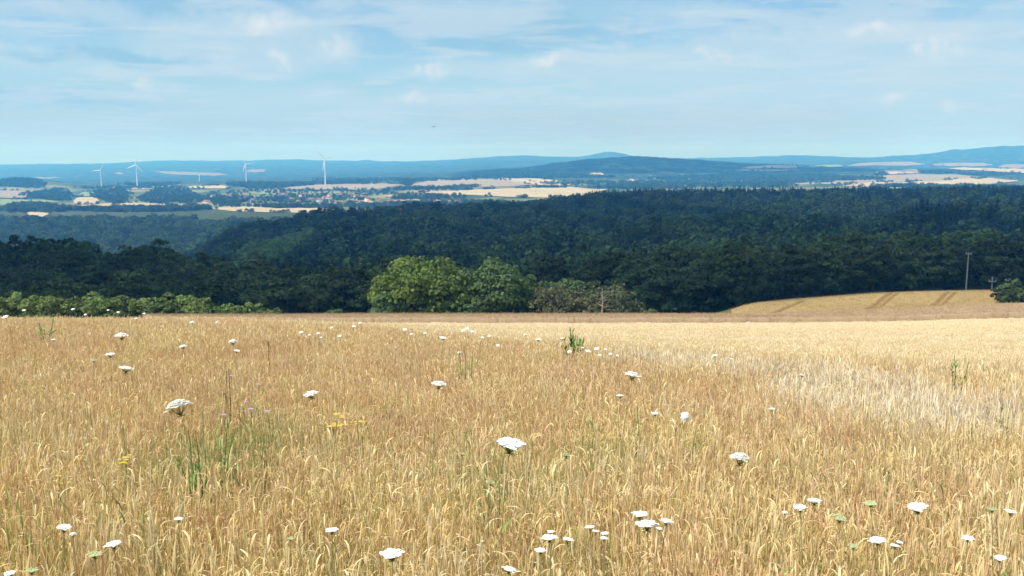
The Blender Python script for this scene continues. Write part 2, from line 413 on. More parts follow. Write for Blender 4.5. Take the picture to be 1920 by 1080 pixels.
# ------------------------------------------------------------------ field edges
EU = np.array([-900, -200, 0, 280, 400, 640, 960, 1240, 1560, 1920, 2400, 3200], float)
ED = np.array([64, 64, 62, 54, 42, 28, 17.5, 14.3, 12.6, 8.8, 7.5, 6.5], float)
def meadow_edge(u): return np.interp(u, EU, ED)

def sheet(name, x0, x1, y0, y1, nx, ny, mat, lift, inside, rough=.05, seed=1, extra=None):
    """a crop canopy: sheet at `lift` above ground, closed by its own side wall along its outline"""
    xs = np.linspace(x0, x1, nx); yv = np.linspace(y0, y1, ny); Y2, X2 = np.meshgrid(yv, xs, indexing='ij')
    r = np.random.default_rng(seed)
    ok = inside(X2, Y2)
    z = H(X2, Y2) + lift + r.normal(0, rough, X2.shape) + wob(X2, Y2, 9, seed) * .04
    col = np.ones(X2.shape + (3,))
    if extra is not None: z, col = extra(X2, Y2, z, col)
    ii = np.arange(nx * ny).reshape(ny, nx)
    okf = ok[:-1, :-1] & ok[1:, :-1] & ok[:-1, 1:] & ok[1:, 1:]
    q = np.stack([ii[:-1, :-1], ii[:-1, 1:], ii[1:, 1:], ii[1:, :-1]], -1)[okf]
    V = np.stack([X2, Y2, z], -1).reshape(-1, 3); CC = col.reshape(-1, 3)
    # side wall
    e = np.concatenate([q[:, [0, 1]], q[:, [1, 2]], q[:, [2, 3]], q[:, [3, 0]]])
    key = np.sort(e, 1); kk = key[:, 0].astype(np.int64) * (nx * ny) + key[:, 1]
    un, inv, cnt = np.unique(kk, return_inverse=True, return_counts=True)
    be = e[cnt[inv] == 1]
    low = V[be].reshape(-1, 3).copy(); low[:, 2] = H(low[:, 0], low[:, 1]) - .05
    n0 = len(V); li = n0 + np.arange(len(low)).reshape(-1, 2)
    wq = np.stack([be[:, 1], be[:, 0], li[:, 0], li[:, 1]], -1)
    V = np.concatenate([V, low]); CC = np.concatenate([CC, CC[be].reshape(-1, 3)])
    used = np.unique(np.concatenate([q.ravel(), wq.ravel()])); remap = -np.ones(len(V), int); remap[used] = np.arange(len(used))
    return mesh(name, V[used], remap[np.concatenate([q, wq])], mat, True, CC[used])

wf = obj('wheat_field', sheet('wheat_field', -110, 110, 6, 119.5, 420, 400, M['wheat_top'], .40,
         lambda x, y: (y > meadow_edge(u_of(x, y)) + 2.2) & (y < 119) & (u_of(x, y) > 430 + np.maximum(0, 60 - y) * 4), .05, 11))
tag(wf, kind='structure')
rf = obj('rye_field', sheet('rye_field', -130, 150, 120.3, 152, 380, 60, M['rye_top'], .95,
         lambda x, y: (y > 120.6) & (y < 151) & (u_of(x, y) > 255), .05, 12))
tag(rf, kind='structure')
TRAMS = [((1629, 581), (1671, 552)), ((1641, 581), (1683, 552)), ((1752, 574), (1779, 550)), ((1764, 574), (1793, 550)), ((1468, 583), (1503, 568))]
def tramline(X2, Y2, z, col):
    soil = np.array([.72, .62, .56])
    for a, b in TRAMS:
        ax, ay = hit(*a, above=.5); bx, by = hit(*b, above=.5)
        ay = max(ay, 160); by = min(max(by, ay + 20), 238)
        p = np.array([ax, ay]); d = np.array([bx - ax, by - ay]); L = np.linalg.norm(d); d = d / L
        s = (X2 - p[0]) * d[0] + (Y2 - p[1]) * d[1]; o = np.abs((X2 - p[0]) * -d[1] + (Y2 - p[1]) * d[0])
        m = (o < .55) & (s > -25) & (s < L + 8)
        z = np.where(m, z - .38, z); col = np.where(m[..., None], soil, col)
    return z, col
def tan_in(x, y):
    u = u_of(x, y)
    far = np.interp(u, [1380, 1420, 1500, 1600, 1700, 1800, 1885], [170, 194, 215, 225, 230, 234, 236])
    return (y > 153.5) & (y < far) & (u > 1378) & (u < 1884)
tf = obj('barley_field', sheet('barley_field', 30, 128, 153, 240, 300, 240, M['tan_top'], .8, tan_in, .04, 13, tramline))
tag(tf, kind='structure')
def verge_in(x, y):
    u = u_of(x, y)
    far = np.interp(u, [1350, 1420, 1500, 1600, 1700, 1800, 1890], [172, 203, 223, 232, 238, 242, 244])
    return (y > 153) & (y < far + 3) & (u > 1352) & ~tan_in(x, y) & (u < 1886)
vg = obj('grass_verge', sheet('grass_verge', 25, 140, 152.5, 252, 280, 220, M['verge'], .30, verge_in, .10, 14))
tag(vg, kind='structure')

# far fields, draped over the hills; (column, top row, bottom row)
FIELDS = [
 ('far_pale', [(375, 391, 391.5), (440, 388, 397), (520, 391, 399), (600, 391, 400), (640, 392, 395)]),
 ('far_pale', [(85, 388, 390), (180, 383.5, 390), (250, 381, 388), (330, 384, 388), (400, 388, 391)]),
 ('far_pale', [(48, 398, 400), (65, 398, 410), (75, 398, 409), (96, 398, 400)]),
 ('far_pink', [(-40, 357, 371), (30, 358, 372), (60, 361, 370)]),
 ('far_green', [(-40, 374, 386), (60, 375, 384), (115, 377, 380)]),
 ('far_pale', [(138, 371, 384), (185, 370, 382)]),
 ('far_green', [(150, 360, 369), (190, 360, 368)]),
 ('far_pink', [(500, 352, 355), (560, 349, 356), (620, 346, 356), (700, 345, 356), (755, 344, 350)]),
 ('far_pink', [(775, 340, 352), (850, 335.5, 351), (930, 337, 351), (1000, 341, 349)]),
 ('far_pale', [(930, 334.5, 338), (1000, 335.5, 347), (1040, 338, 350), (1068, 345, 349)]),
 ('far_pale', [(720, 365, 371), (800, 361, 369), (870, 357, 366), (960, 354, 370), (1040, 352, 372), (1100, 351, 368), (1138, 353, 357)]),
 ('far_green', [(470, 358, 366), (560, 359, 367), (660, 360, 368), (700, 362, 366)]),
 ('far_pale', [(640, 375, 380), (700, 376, 383)]), ('far_pale', [(740, 375, 379), (830, 375, 380)]),
 ('far_pink', [(440, 381, 386), (520, 382, 387)]),
 ('far_pink', [(1520, 344, 346), (1600, 337, 347), (1660, 329, 346), (1720, 327, 341), (1800, 328, 338), (1850, 331, 335)]),
 ('far_pale', [(1580, 347, 351), (1640, 342, 351), (1700, 342, 349), (1780, 337, 349), (1850, 334, 346), (1908, 336, 342)]),
 ('far_pale', [(1640, 321, 327), (1690, 319, 327), (1730, 318, 325)]),
 ('far_pink', [(1390, 314, 317), (1440, 310, 316), (1505, 311, 315)]), ('far_green', [(1515, 311, 315), (1580, 309, 314)]), ('far_pink', [(1590, 308, 313), (1640, 305, 311), (1700, 304, 312), (1735, 306, 310)]), ('far_pale', [(1750, 306, 312), (1830, 306, 313), (1862, 308, 311)]), ('far_pink', [(1872, 309, 316), (1950, 309, 317)]),
 ('far_pale', [(1780, 314, 318), (1850, 316, 321), (1950, 318, 327)]),
 ('far_green', [(1650, 349, 354), (1780, 352, 358), (1940, 358, 364)]),
 ('far_pale', [(1106, 324, 330), (1132, 324, 330)]), ('far_pale', [(1176, 337, 343), (1192, 337, 342)]),
 ('far_pale', [(1285, 334, 337), (1320, 335, 342), (1345, 336, 347)]),
 ('far_pink', [(288, 321, 324), (340, 323, 329), (425, 325, 330)]), ('far_pink', [(462, 319, 324), (500, 318, 322)]),
 ('far_pale', [(60, 333, 336), (112, 333, 335)]), ('far_pink', [(215, 324, 327), (232, 324, 327)]),
 ('far_pale', [(350, 350, 354), (430, 348, 354)]), ('far_pale', [(196, 350, 353), (285, 352, 356)]),
 ('far_pale', [(1635, 383, 386.5), (1735, 380, 384.5)]),
 ('far_pink', [(1380, 318.5, 321), (1500, 319, 321)]), ('far_pale', [(1560, 343, 345), (1350, 344, 347)][::-1]),
]
for kind, pts in FIELDS:
    pts = np.array(pts, float); us = np.linspace(pts[0, 0], pts[-1, 0], 26)
    jit = wob(us, us * 0, 60, int(us[0]) % 97) * .35
    tp = np.interp(us, pts[:, 0], pts[:, 1]) + jit; bt = np.interp(us, pts[:, 0], pts[:, 2]) + wob(us, us * 0, 45, int(us[0]) % 89) * .4
    ew = np.clip(np.minimum(us - us[0], us[-1] - us) / max(6, .16 * (us[-1] - us[0])), .12, 1) ** .6; md = tp * .35 + bt * .65; tp = md + (tp - md) * ew; bt = md + (bt - md) * ew
    V = []
    K = 6
    for u, a, b_ in zip(us, tp, bt):
        x0, y0 = hit(u, b_); x1, y1 = hit(u, a)
        y1 = min(y1, y0 * 1.5 + 300)
        for k in range(K):
            w = k / (K - 1); yy = y0 + (y1 - y0) * w; xx = (x0 / y0) * yy
            V.append((xx, yy, h1(xx, yy) + .6 + .0004 * yy))
    ii = np.arange(len(us) * K).reshape(-1, K)
    q = np.stack([ii[:-1, :-1], ii[1:, :-1], ii[1:, 1:], ii[:-1, 1:]], -1).reshape(-1, 4)
    mt = M['far_dim'] if V[0][1] > 7200 else M[kind]
    nm = {'far_pale': 'stubble_field', 'far_pink': 'grain_field', 'far_green': 'pasture_field'}[kind]
    tag(obj(nm, mesh(nm, V, q, mt, True, np.ones((len(V), 3)))), kind='structure')

# ------------------------------------------------------------------ leaf crowns
def leaves_mesh(name, c, n, size, mat, tcol, aspect=1.0):
    """many small leaf-sprays: a bent pair of quads each, at centres c facing n"""
    N_ = len(c); r = rng.normal(size=(N_, 3)); t = np.cross(n, r); t /= np.linalg.norm(t, axis=1)[:, None] + 1e-9; b = np.cross(n, t)
    s = size[:, None]
    a = t * s; e = b * s * aspect; k = n * s * .25
    P = np.stack([c - a * .9 - e * .25 - k, c - a * .1 - e, c + a - k * .6 + e * .2, c + a * .05 + e * .95], 1).reshape(-1, 3)
    f = np.arange(N_ * 4).reshape(-1, 4)
    return mesh(name, P, f, mat, False, np.repeat(tcol, 4, 0))
def broad_crown(name, mat, R_=5.0, h=13.0, base=2.2, lobes=34, per=42, leaf=.42, seed=0, squash=1.0, yellow=0.0, ragged=.18):
    r = np.random.default_rng(seed)
    zc = base + (h - base) * .5; rz = (h - base) * .5
    cs, ns, ss, ts_ = [], [], [], []
    for i in range(lobes):
        # golden spiral over the crown, skipping most of the underside
        w = (i + .5) / lobes; z = 1 - 1.92 * w; a = i * 2.399 + r.normal(0, .25)
        q = math.sqrt(max(0, 1 - z * z)); rad = r.uniform(.60, .86) if i % 5 else r.uniform(.25, .5)
        ctr = np.array([q * math.cos(a) * R_ * rad, q * math.sin(a) * R_ * rad * squash, zc + z * rz * rad + r.normal(0, ragged)])
        lr = R_ * r.uniform(.24, .40)
        m = int(per * r.uniform(.7, 1.3) * (lr / (R_ * .32)) ** 2)
        d = r.normal(size=(m, 3)); d[:, 2] = np.abs(d[:, 2]) * .9 + d[:, 2] * .25; d /= np.linalg.norm(d, axis=1)[:, None]
        out = ctr - np.array([0, 0, zc]); out /= np.linalg.norm(out) + 1e-6
        d = d + out * .45; d /= np.linalg.norm(d, axis=1)[:, None]
        p = ctr + d * lr * r.uniform(.72, 1.08, (m, 1)) * np.array([1, 1, .8])
        cs.append(p); nn = d + r.normal(0, .45, (m, 3)); ns.append(nn / np.linalg.norm(nn, axis=1)[:, None])
        ss.append(leaf * r.uniform(.55, 1.25, m)); g_ = r.uniform(.8, 1.2) * r.uniform(.75, 1.25, (m, 1))
        tcol = np.repeat(g_, 3, 1) * np.array([1, 1, 1.])
        if yellow: tcol = tcol * (1 + np.array([yellow, yellow * .35, -.2 * yellow]) * r.uniform(0, 1, (m, 1)))
        ts_.append(tcol)
    return leaves_mesh(name, np.concatenate(cs), np.concatenate(ns), np.concatenate(ss), mat, np.concatenate(ts_))
def conifer_crown(name, mat, R_=2.6, h=18.0, base=2.0, n=700, leaf=.55, seed=0):
    r = np.random.default_rng(seed)
    w = r.uniform(0, 1, n) ** .75; z = h - w * (h - base); tier = (z * 1.0 % 1.1) / 1.1
    rad = R_ * (w ** .85) * (1 - .38 * tier) * r.uniform(.35, 1.05, n); a = r.uniform(0, 6.283, n)
    c = np.stack([rad * np.cos(a), rad * np.sin(a), z - rad * .28], 1)
    nn = np.stack([np.cos(a) * .6, np.sin(a) * .6, np.full(n, .8)], 1) + r.normal(0, .3, (n, 3)); nn /= np.linalg.norm(nn, axis=1)[:, None]
    return leaves_mesh(name, c, nn, leaf * r.uniform(.6, 1.2, n) * (.35 + .65 * w), mat, np.repeat(r.uniform(.7, 1.3, (n, 1)), 3, 1), .7)
def trunk_mesh(name, mat, h, r0, limbs=5, seed=0, spread=.45):
    r = np.random.default_rng(seed); m = MB()
    zs = np.linspace(-1.2, h * .8, 7); path = np.stack([r.normal(0, .12, 7).cumsum() * .5, r.normal(0, .12, 7).cumsum() * .5, zs], 1)
    path -= [path[1, 0], path[1, 1], 0]
    m.tube(path, np.linspace(r0 * 1.25, r0 * .25, 7), 7)
    for i in range(limbs):
        z = h * r.uniform(.25, .6); a = i * 2.4 + r.uniform(-.4, .4); k = h * spread * r.uniform(.6, 1)
        p0 = np.array([np.interp(z, zs, path[:, 0]), np.interp(z, zs, path[:, 1]), z])
        d = np.array([math.cos(a), math.sin(a), .85]); s = np.linspace(0, 1, 4)[:, None]
        m.tube(p0 + d * s * k + np.array([0, 0, .25]) * s ** 2 * k, np.linspace(r0 * .45, r0 * .08, 4), 5)
    return m.mesh(name, mat, True)
PROTO = []        # (trunk mesh, crown mesh)
for i in range(6):
    hh = [13, 14.5, 12, 15.5, 13.5, 11.5][i]; rr = [5.4, 6.0, 5.8, 5.2, 6.6, 4.6][i]
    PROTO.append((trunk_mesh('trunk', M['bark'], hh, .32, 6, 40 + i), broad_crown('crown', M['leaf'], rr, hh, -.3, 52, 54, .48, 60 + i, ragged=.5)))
CPROTO = [(trunk_mesh('trunk', M['bark'], hh, .22, 0, 50 + i), conifer_crown('crown', M['needle'], rr, hh, 1.2, 900, .7, 80 + i)) for i, (hh, rr) in enumerate(((17, 2.9), (19, 3.1), (15, 2.7)))]

# ------------------------------------------------------------------ instanced stuff (uncountable growth)
def gn_tree(name, coll):
    ng = bpy.data.node_groups.new(name, 'GeometryNodeTree')
    ng.interface.new_socket('Geometry', in_out='INPUT', socket_type='NodeSocketGeometry')
    ng.interface.new_socket('Geometry', in_out='OUTPUT', socket_type='NodeSocketGeometry')
    N = ng.nodes; L = ng.links
    gi = N.new('NodeGroupInput'); go = N.new('NodeGroupOutput')
    ci = N.new('GeometryNodeCollectionInfo'); ci.inputs['Collection'].default_value = coll
    ci.inputs['Separate Children'].default_value = True; ci.inputs['Reset Children'].default_value = True
    ip = N.new('GeometryNodeInstanceOnPoints'); ip.inputs['Pick Instance'].default_value = True
    def attr(n, t):
        a = N.new('GeometryNodeInputNamedAttribute'); a.data_type = t; a.inputs['Name'].default_value = n; return a.outputs[0]
    L.new(gi.outputs[0], ip.inputs['Points']); L.new(ci.outputs[0], ip.inputs['Instance'])
    L.new(attr('kind', 'INT'), ip.inputs['Instance Index'])
    er = N.new('FunctionNodeEulerToRotation'); L.new(attr('rot', 'FLOAT_VECTOR'), er.inputs[0]); L.new(er.outputs[0], ip.inputs['Rotation'])
    L.new(attr('scl', 'FLOAT_VECTOR'), ip.inputs['Scale'])
    L.new(ip.outputs[0], go.inputs[0])
    return ng
def protos(name, meshes):
    col = bpy.data.collections.new(name)
    for i, m in enumerate(meshes):
        o = bpy.data.objects.new('%s_%02d' % (name, i), m); col.objects.link(o)
    return col
def scatter(name, pts, kind, rot, scl, coll, label, cat):
    me = mesh(name, pts, [])
    for n, t, a, key in (('kind', 'INT', kind, 'value'), ('rot', 'FLOAT_VECTOR', rot, 'vector'), ('scl', 'FLOAT_VECTOR', scl, 'vector')):
        at_ = me.attributes.new(n, t, 'POINT'); at_.data.foreach_set(key, np.asarray(a, np.int32 if t == 'INT' else np.float32).ravel())
    o = obj(name, me); md = o.modifiers.new('growth', 'NODES'); md.node_group = gn_tree(name, coll)
    tag(o, label, cat, kind='stuff')
    return o
def jgrid(x0, x1, y0, y1, sp, jit=.42):
    xs = np.arange(x0, x1, sp); yv = np.arange(y0, y1, sp); Y2, X2 = np.meshgrid(yv, xs, indexing='ij')
    X2 = X2 + rng.uniform(-jit, jit, X2.shape) * sp; Y2 = Y2 + rng.uniform(-jit, jit, Y2.shape) * sp
    return X2.ravel(), Y2.ravel()

# ---- woods: first the near trees one by one, the rest as far-off forest
def near_wood(x, y):
    u = u_of(x, y)
    left = (u < 735) & (y > 203 + 6 * np.sin(x * .09)) & (y < np.interp(u, [-200, 150, 300, 480, 620, 735], [400, 395, 372, 335, 305, 285]))
    mid = (u >= 735) & (u < 1190) & (y > 262) & (y < 330)
    right = (u >= 1190) & (y > np.interp(u, [1190, 1290, 1390, 1440, 1500, 1600, 1700, 1800, 1900, 2000], [216, 212, 209, 216, 234, 242, 246, 250, 250, 246])) & (y < 320)
    return left | mid | right
fx, fy = jgrid(-420, 520, 160, 410, 10.6)
ok = near_wood(fx, fy); fx = fx[ok]; fy = fy[ok]
fu = u_of(fx, fy); seen = (fu > -40) & (fu < 1960)
order = np.argsort(fy + np.where(seen, 0, 1e5)); take = order[:min(seen.sum(), 270)]; rest = np.setdiff1d(np.arange(len(fx)), take)
def tree_label(u, y, s):
    big = 'tall' if s > 1.05 else ('low' if s < .94 else 'rounded')
    if u < 735:
        row = 'at the front edge of' if y < 225 else ('inside' if y < 290 else 'on the skyline of')
        side = ['the dark wood at the left frame edge', 'the dark wood above the left hedge half', 'the dark wood above the hedge tip', 'the dark wood above the low hedge end', 'the dark wood above the lone small bush', 'the dark wood beside the round tree'][int(np.searchsorted([130, 270, 390, 520, 650], u))]
        return '%s broadleaf tree %s %s' % (big, row, side), 'trees of the shaded wood on the left'
    if u < 1190: return '%s shaded broadleaf tree %s behind the %s' % (big, 'in the front row' if y < 285 else 'in the back rows', 'broad round tree' if u < 870 else ('tall fresh green tree' if u < 1010 else 'brownish thicket')), 'trees of the shaded wood in the middle'
    row = 'at the front edge of' if y < 255 else 'deep inside'
    side = ['the dark wood right of the sunlit clump', 'the dark wood by the barley field corner', 'the dark wood above the left tramlines', 'the dark wood between tramlines and pole', 'the dark wood by the poles'][int(np.searchsorted([1330, 1480, 1640, 1780], u))]
    return '%s broadleaf tree %s %s' % (big, row, side), 'trees of the shaded wood on the right'
for i in take:
    x, y = fx[i], fy[i]; u = float(u_of(x, y)); k = int(rng.integers(0, 6)); s = float(rng.uniform(.86, 1.14))
    if u > 1390 and y < 260: s *= .92
    t = empty('broadleaf_tree', (x, y, h1(x, y)), rng.uniform(0, 6.28), s)
    t.scale = (s * 1.16, s * 1.16, s); lb, gp = tree_label(u, y, s); tag(t, lb, 'tree', gp)
    obj('trunk', PROTO[k][0], t); obj('crown', PROTO[k][1], t)

FB = [broad_crown('far_crown', M['leaf_far'], rr, hh, .0, 22, 15, .95, 100 + i, ragged=.7) for i, (rr, hh) in enumerate(((6.2, 14), (5.6, 15.5), (6.8, 13), (5.2, 12)))]
FY = [broad_crown('far_young_crown', M['leaf_young'], rr, hh, .0, 20, 14, .9, 110 + i) for i, (rr, hh) in enumerate(((4.5, 7), (5, 6)))]
FC = [conifer_crown('far_conifer', M['needle'], rr, hh, .5, 190, 1.5, 120 + i) for i, (rr, hh) in enumerate(((4.6, 16), (4.2, 12), (5.0, 17.5)))]
forest_col = protos('forest_tree_shape', FB + FY + FC)
P, K_, SC = [], [], []
def plant(x, y, kinds, s0=.8, s1=1.2, sxy=1.0):
    n = len(x)
    if not n: return
    P.append(np.stack([x, y, H(x, y) - .5], 1)); K_.append(np.asarray(kinds)); s = rng.uniform(s0, s1, n)
    SC.append(np.stack([s * sxy, s * sxy, s], 1))
plant(fx[rest], fy[rest], rng.integers(0, 4, len(rest)))
# spur and plateau woods, 390 m to 2.7 km
def wood_mask(x, y):
    u = u_of(x, y); w = wob(x, y, 300, 21) * 25
    spur = (u > 330) & (y > 400) & (y < np.interp(u, [330, 480, 640, 760, 1000, 1200, 2000], [1300, 1500, 1500, 1600, 1850, 1900, 1900]) + w)
    valley = (u <= 760) & (y > 400) & (y < np.interp(u, [-200, 0, 250, 420, 640, 760], [2330, 2330, 2330, 2280, 2180, 2100]) + w)
    return spur | valley
for (ya, yb, sp) in ((395, 800, 9.0), (800, 1300, 10.0), (1300, 1950, 10.5), (1950, 2500, 14)):
    wmax = yb * .72
    x, y = jgrid(-wmax, wmax, ya, yb, sp); m = wood_mask(x, y); x, y = x[m], y[m]; u = u_of(x, y)
    q = H(x, y)
    con = ((u > 1075) & (u < 1530) & (y > 1560)) | ((u > 1700) & (y > 650) & (y < 1250) & (wob(x, y, 160, 33) > -.35)) | ((u > 1530) & (y > 1420)) \
        | ((u > 620) & (u < 700) & (y > 1290)) | (wob(x, y, 130, 35) > .95)
    young = ((x < -170 - (y - 720) * .13) & (x > -236 - (y - 720) * .18) & (y > 650) & (y < 1180)) | ((wob(x, y, 210, 36) > .95) & (u > 1250) & (y < 1500) & ~con)  # spur band: sunlit streak put into leaf colour; right side: scattered pale patches
    gap = (u > 1625) & (u < 1740) & (y > 1340) & (y < 1460)
    field3 = (u > 360) & (u < 640) & (y > 2120)
    con = con & (rng.uniform(0, 1, len(x)) < .72); kinds = np.where(con, 6 + rng.integers(0, 3, len(x)), np.where(young, 4 + rng.integers(0, 2, len(x)), rng.integers(0, 4, len(x))))
    keep = ~gap & ~(field3 & ~(y < 2150))
    plant(x[keep], y[keep], kinds[keep], .55, 1.38, 1.0 if sp < 10 else (1.12 if sp < 13 else 1.3))
# hedgerows, village trees and small woods beyond 2.7 km: (u0, v0, u1, v1, trees, size)
PATCH = [(-20, 338, 88, 353, 900, 1.1), (270, 353, 372, 384, 500, 1.0), (180, 355, 245, 382, 300, 1.0), (55, 357, 137, 377, 380, 1.0), (430, 344, 575, 354, 900, 1.1),
 (560, 343, 700, 347, 250, 1.0), (600, 336, 880, 341, 420, 1.1), (752, 340, 774, 349, 90, 1.2), (735, 354, 880, 358, 170, 1.0), (480, 387, 600, 391, 160, .9),
 (880, 328, 1130, 336, 700, 1.1), (150, 352, 300, 355, 150, .9), (380, 368, 470, 386, 300, .9), (400, 355, 730, 382, 480, .8), (640, 383, 1000, 396, 700, 1.0),
 (730, 366, 860, 376, 160, .9), (1000, 352, 1060, 354, 60, .9), (1250, 330, 1640, 340, 1600, 1.2), (1060, 340, 1540, 352, 900, 1.1), (1640, 350, 1780, 353, 160, 1),
 (1740, 353, 1930, 359, 350, 1.1), (1725, 322, 1800, 326, 160, 1.2), (1800, 326, 1920, 330, 130, 1.1), (1645, 325, 1662, 331, 50, 1.2), (1700, 341, 1704, 347, 6, 1.2),
 (110, 392, 380, 398, 500, 1.0), (0, 386, 120, 400, 400, 1.0), (230, 344, 330, 350, 200, 1.1), (840, 349, 905, 352, 60, .8), (1130, 350, 1300, 356, 300, 1.0)]
for (u0, v0, u1, v1, n, s) in PATCH:
    an = rng.uniform(0, 6.283, n); rd = np.sqrt(rng.uniform(0, 1, n)) * (1 + .25 * np.sin(an * 3 + u0)); uu = (u0 + u1) / 2 + (u1 - u0) / 2 * rd * np.cos(an); vv = (v0 + v1) / 2 + (v1 - v0) / 2 * rd * np.sin(an); dd = np.exp(np.linspace(math.log(1950), math.log(12000), 160))
    sv = np.array([sl(q) for q in vv]); tt = np.array([ray(p_, q).x / ray(p_, q).y for p_, q in zip(uu, vv)])
    below = (CZ - sv[:, None] * dd) < H(tt[:, None] * dd, np.broadcast_to(dd, (n, 160)))
    yy = np.where(below.any(1), dd[below.argmax(1)], 20000); xy = np.stack([tt * yy + rng.normal(0, 6, n), yy + rng.normal(0, 15, n)], 1); xy = xy[xy[:, 1] < 9500]
    if len(xy): plant(xy[:, 0], xy[:, 1], rng.integers(0, 4, len(xy)), s * .7, s * 1.15, 1.15)
for kind_, pts in FIELDS:
    pts = np.array(pts, float)
    for col_ in (1, 2):
        for q in np.linspace(pts[0, 0], pts[-1, 0], int(max(4, (pts[-1, 0] - pts[0, 0]) / 2.2))):
            if wob(np.array([q]), np.array([pts[0, col_] * 9]), 45, 61)[0] < (.15 if col_ == 1 else .35): continue
            hx, hy = hit(q, np.interp(q, pts[:, 0], pts[:, col_]) + rng.normal(0, .4))
            if 2200 < hy < 7500: plant(np.array([hx + rng.normal(0, 5)]), np.array([hy + rng.normal(0, 10)]), rng.integers(0, 4, 1), .4, .95, 1.25)
P = np.concatenate(P); n = len(P)
scatter('forest', P, np.concatenate(K_), np.stack([np.zeros(n), np.zeros(n), rng.uniform(0, 6.28, n)], 1), np.concatenate(SC), forest_col,
        'blue-green forest covering the valley and hills behind the fields', 'forest')

# ------------------------------------------------------------------ the sunlit clump and single shrubs behind the fields
def single_tree(name, u, D, h, R_, mat, label, cat='tree', group=None, lobes=60, per=80, leaf=.26, seed=0, base=.2, bark='bark', squash=.9, yellow=0.0, sink=0.0, limbs=6):
    x, y = at(u, D); z = h1(x, y)
    t = empty(name, (x, y, z - sink)); tag(t, label, cat, group)
    obj('trunk', trunk_mesh('trunk', M[bark], h, .03 * h * .8, limbs, seed + 500), t)
    obj('crown', broad_crown('crown', M[mat], R_, h, base, lobes, per, leaf, seed, squash, yellow, .3), t)
    return t
def htop(u, D, v):                      # height that reaches photo row v
    x, y = at(u, D); return (CZ - sl(v) * y - h1(x, y)) * .945
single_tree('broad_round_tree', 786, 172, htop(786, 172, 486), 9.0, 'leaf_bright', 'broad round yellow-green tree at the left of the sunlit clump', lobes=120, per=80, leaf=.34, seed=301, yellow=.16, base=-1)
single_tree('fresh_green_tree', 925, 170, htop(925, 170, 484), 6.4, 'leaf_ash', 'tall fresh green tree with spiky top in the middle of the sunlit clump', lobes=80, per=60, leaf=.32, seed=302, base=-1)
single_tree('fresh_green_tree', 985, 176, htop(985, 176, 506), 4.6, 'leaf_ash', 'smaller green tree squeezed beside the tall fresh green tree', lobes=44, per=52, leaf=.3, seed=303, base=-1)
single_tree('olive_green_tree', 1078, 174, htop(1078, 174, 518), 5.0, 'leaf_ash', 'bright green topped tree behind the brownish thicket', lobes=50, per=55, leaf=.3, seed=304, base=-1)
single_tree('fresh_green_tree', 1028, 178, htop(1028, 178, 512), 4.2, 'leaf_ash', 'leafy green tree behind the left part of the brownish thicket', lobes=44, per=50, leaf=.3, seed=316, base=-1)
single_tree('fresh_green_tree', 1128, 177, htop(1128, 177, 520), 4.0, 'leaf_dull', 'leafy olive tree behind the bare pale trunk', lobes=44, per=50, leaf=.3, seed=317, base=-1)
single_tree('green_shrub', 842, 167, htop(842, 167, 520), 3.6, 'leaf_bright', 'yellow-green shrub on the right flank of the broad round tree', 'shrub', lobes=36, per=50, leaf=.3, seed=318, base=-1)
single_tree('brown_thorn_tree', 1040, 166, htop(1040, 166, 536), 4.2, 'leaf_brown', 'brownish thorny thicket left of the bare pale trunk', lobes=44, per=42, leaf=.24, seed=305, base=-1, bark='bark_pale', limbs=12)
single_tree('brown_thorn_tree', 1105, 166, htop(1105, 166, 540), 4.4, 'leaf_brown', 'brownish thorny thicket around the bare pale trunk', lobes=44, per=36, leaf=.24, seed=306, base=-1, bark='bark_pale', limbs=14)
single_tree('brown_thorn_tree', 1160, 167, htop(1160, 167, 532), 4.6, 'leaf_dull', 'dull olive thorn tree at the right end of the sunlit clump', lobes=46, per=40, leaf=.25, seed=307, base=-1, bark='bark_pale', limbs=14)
single_tree('brown_thorn_tree', 1195, 168, htop(1195, 168, 562), 2.6, 'leaf_brown', 'low brownish thorn bush closing the right end of the clump', lobes=24, per=36, leaf=.24, seed=308, base=-1, bark='bark_pale', limbs=10)
single_tree('green_shrub', 720, 165, htop(720, 165, 548), 3.4, 'leaf_ash', 'lower green shrub under the left side of the broad round tree', 'shrub', lobes=30, per=50, leaf=.28, seed=309, base=-1)
single_tree('green_shrub', 880, 163, htop(880, 163, 566), 2.2, 'leaf_ash', 'low green shrub between the round tree and the tall green tree', 'shrub', lobes=18, per=40, leaf=.26, seed=310, base=-1)
single_tree('small_bush', 619, 158, htop(619, 158, 576), 1.9, 'leaf_bright', 'small isolated yellow-green bush left of the tree clump', 'bush', lobes=16, per=40, leaf=.22, seed=311, base=-.5)
single_tree('small_bush', 1224, 160, htop(1224, 160, 575), 1.8, 'leaf_bright', 'small yellow-green bush just right of the tree clump', 'bush', lobes=16, per=40, leaf=.22, seed=312, base=-.5)
single_tree('dark_bush', 1914, 214, htop(1914, 214, 527), 3.2, 'leaf', 'dark bush beside the barley field at the right edge', 'bush', lobes=30, per=44, leaf=.32, seed=313, base=-.5)
single_tree('dark_bush', 1897, 206, htop(1897, 206, 541), 2.4, 'leaf', 'dark rounded bush below the right end of the barley field', 'bush', lobes=24, per=40, leaf=.3, seed=315, base=-.8)
single_tree('dark_bush', 1901, 168, htop(1901, 168, 549), 2.3, 'leaf', 'low dark bush at the lower right corner of the barley field', 'bush', lobes=22, per=40, leaf=.26, seed=319, base=-.8)
single_tree('dark_bush', 1932, 172, htop(1932, 172, 543), 2.8, 'leaf', 'dark bush cut off by the right frame edge below the barley field', 'bush', lobes=22, per=40, leaf=.26, seed=320, base=-.8)
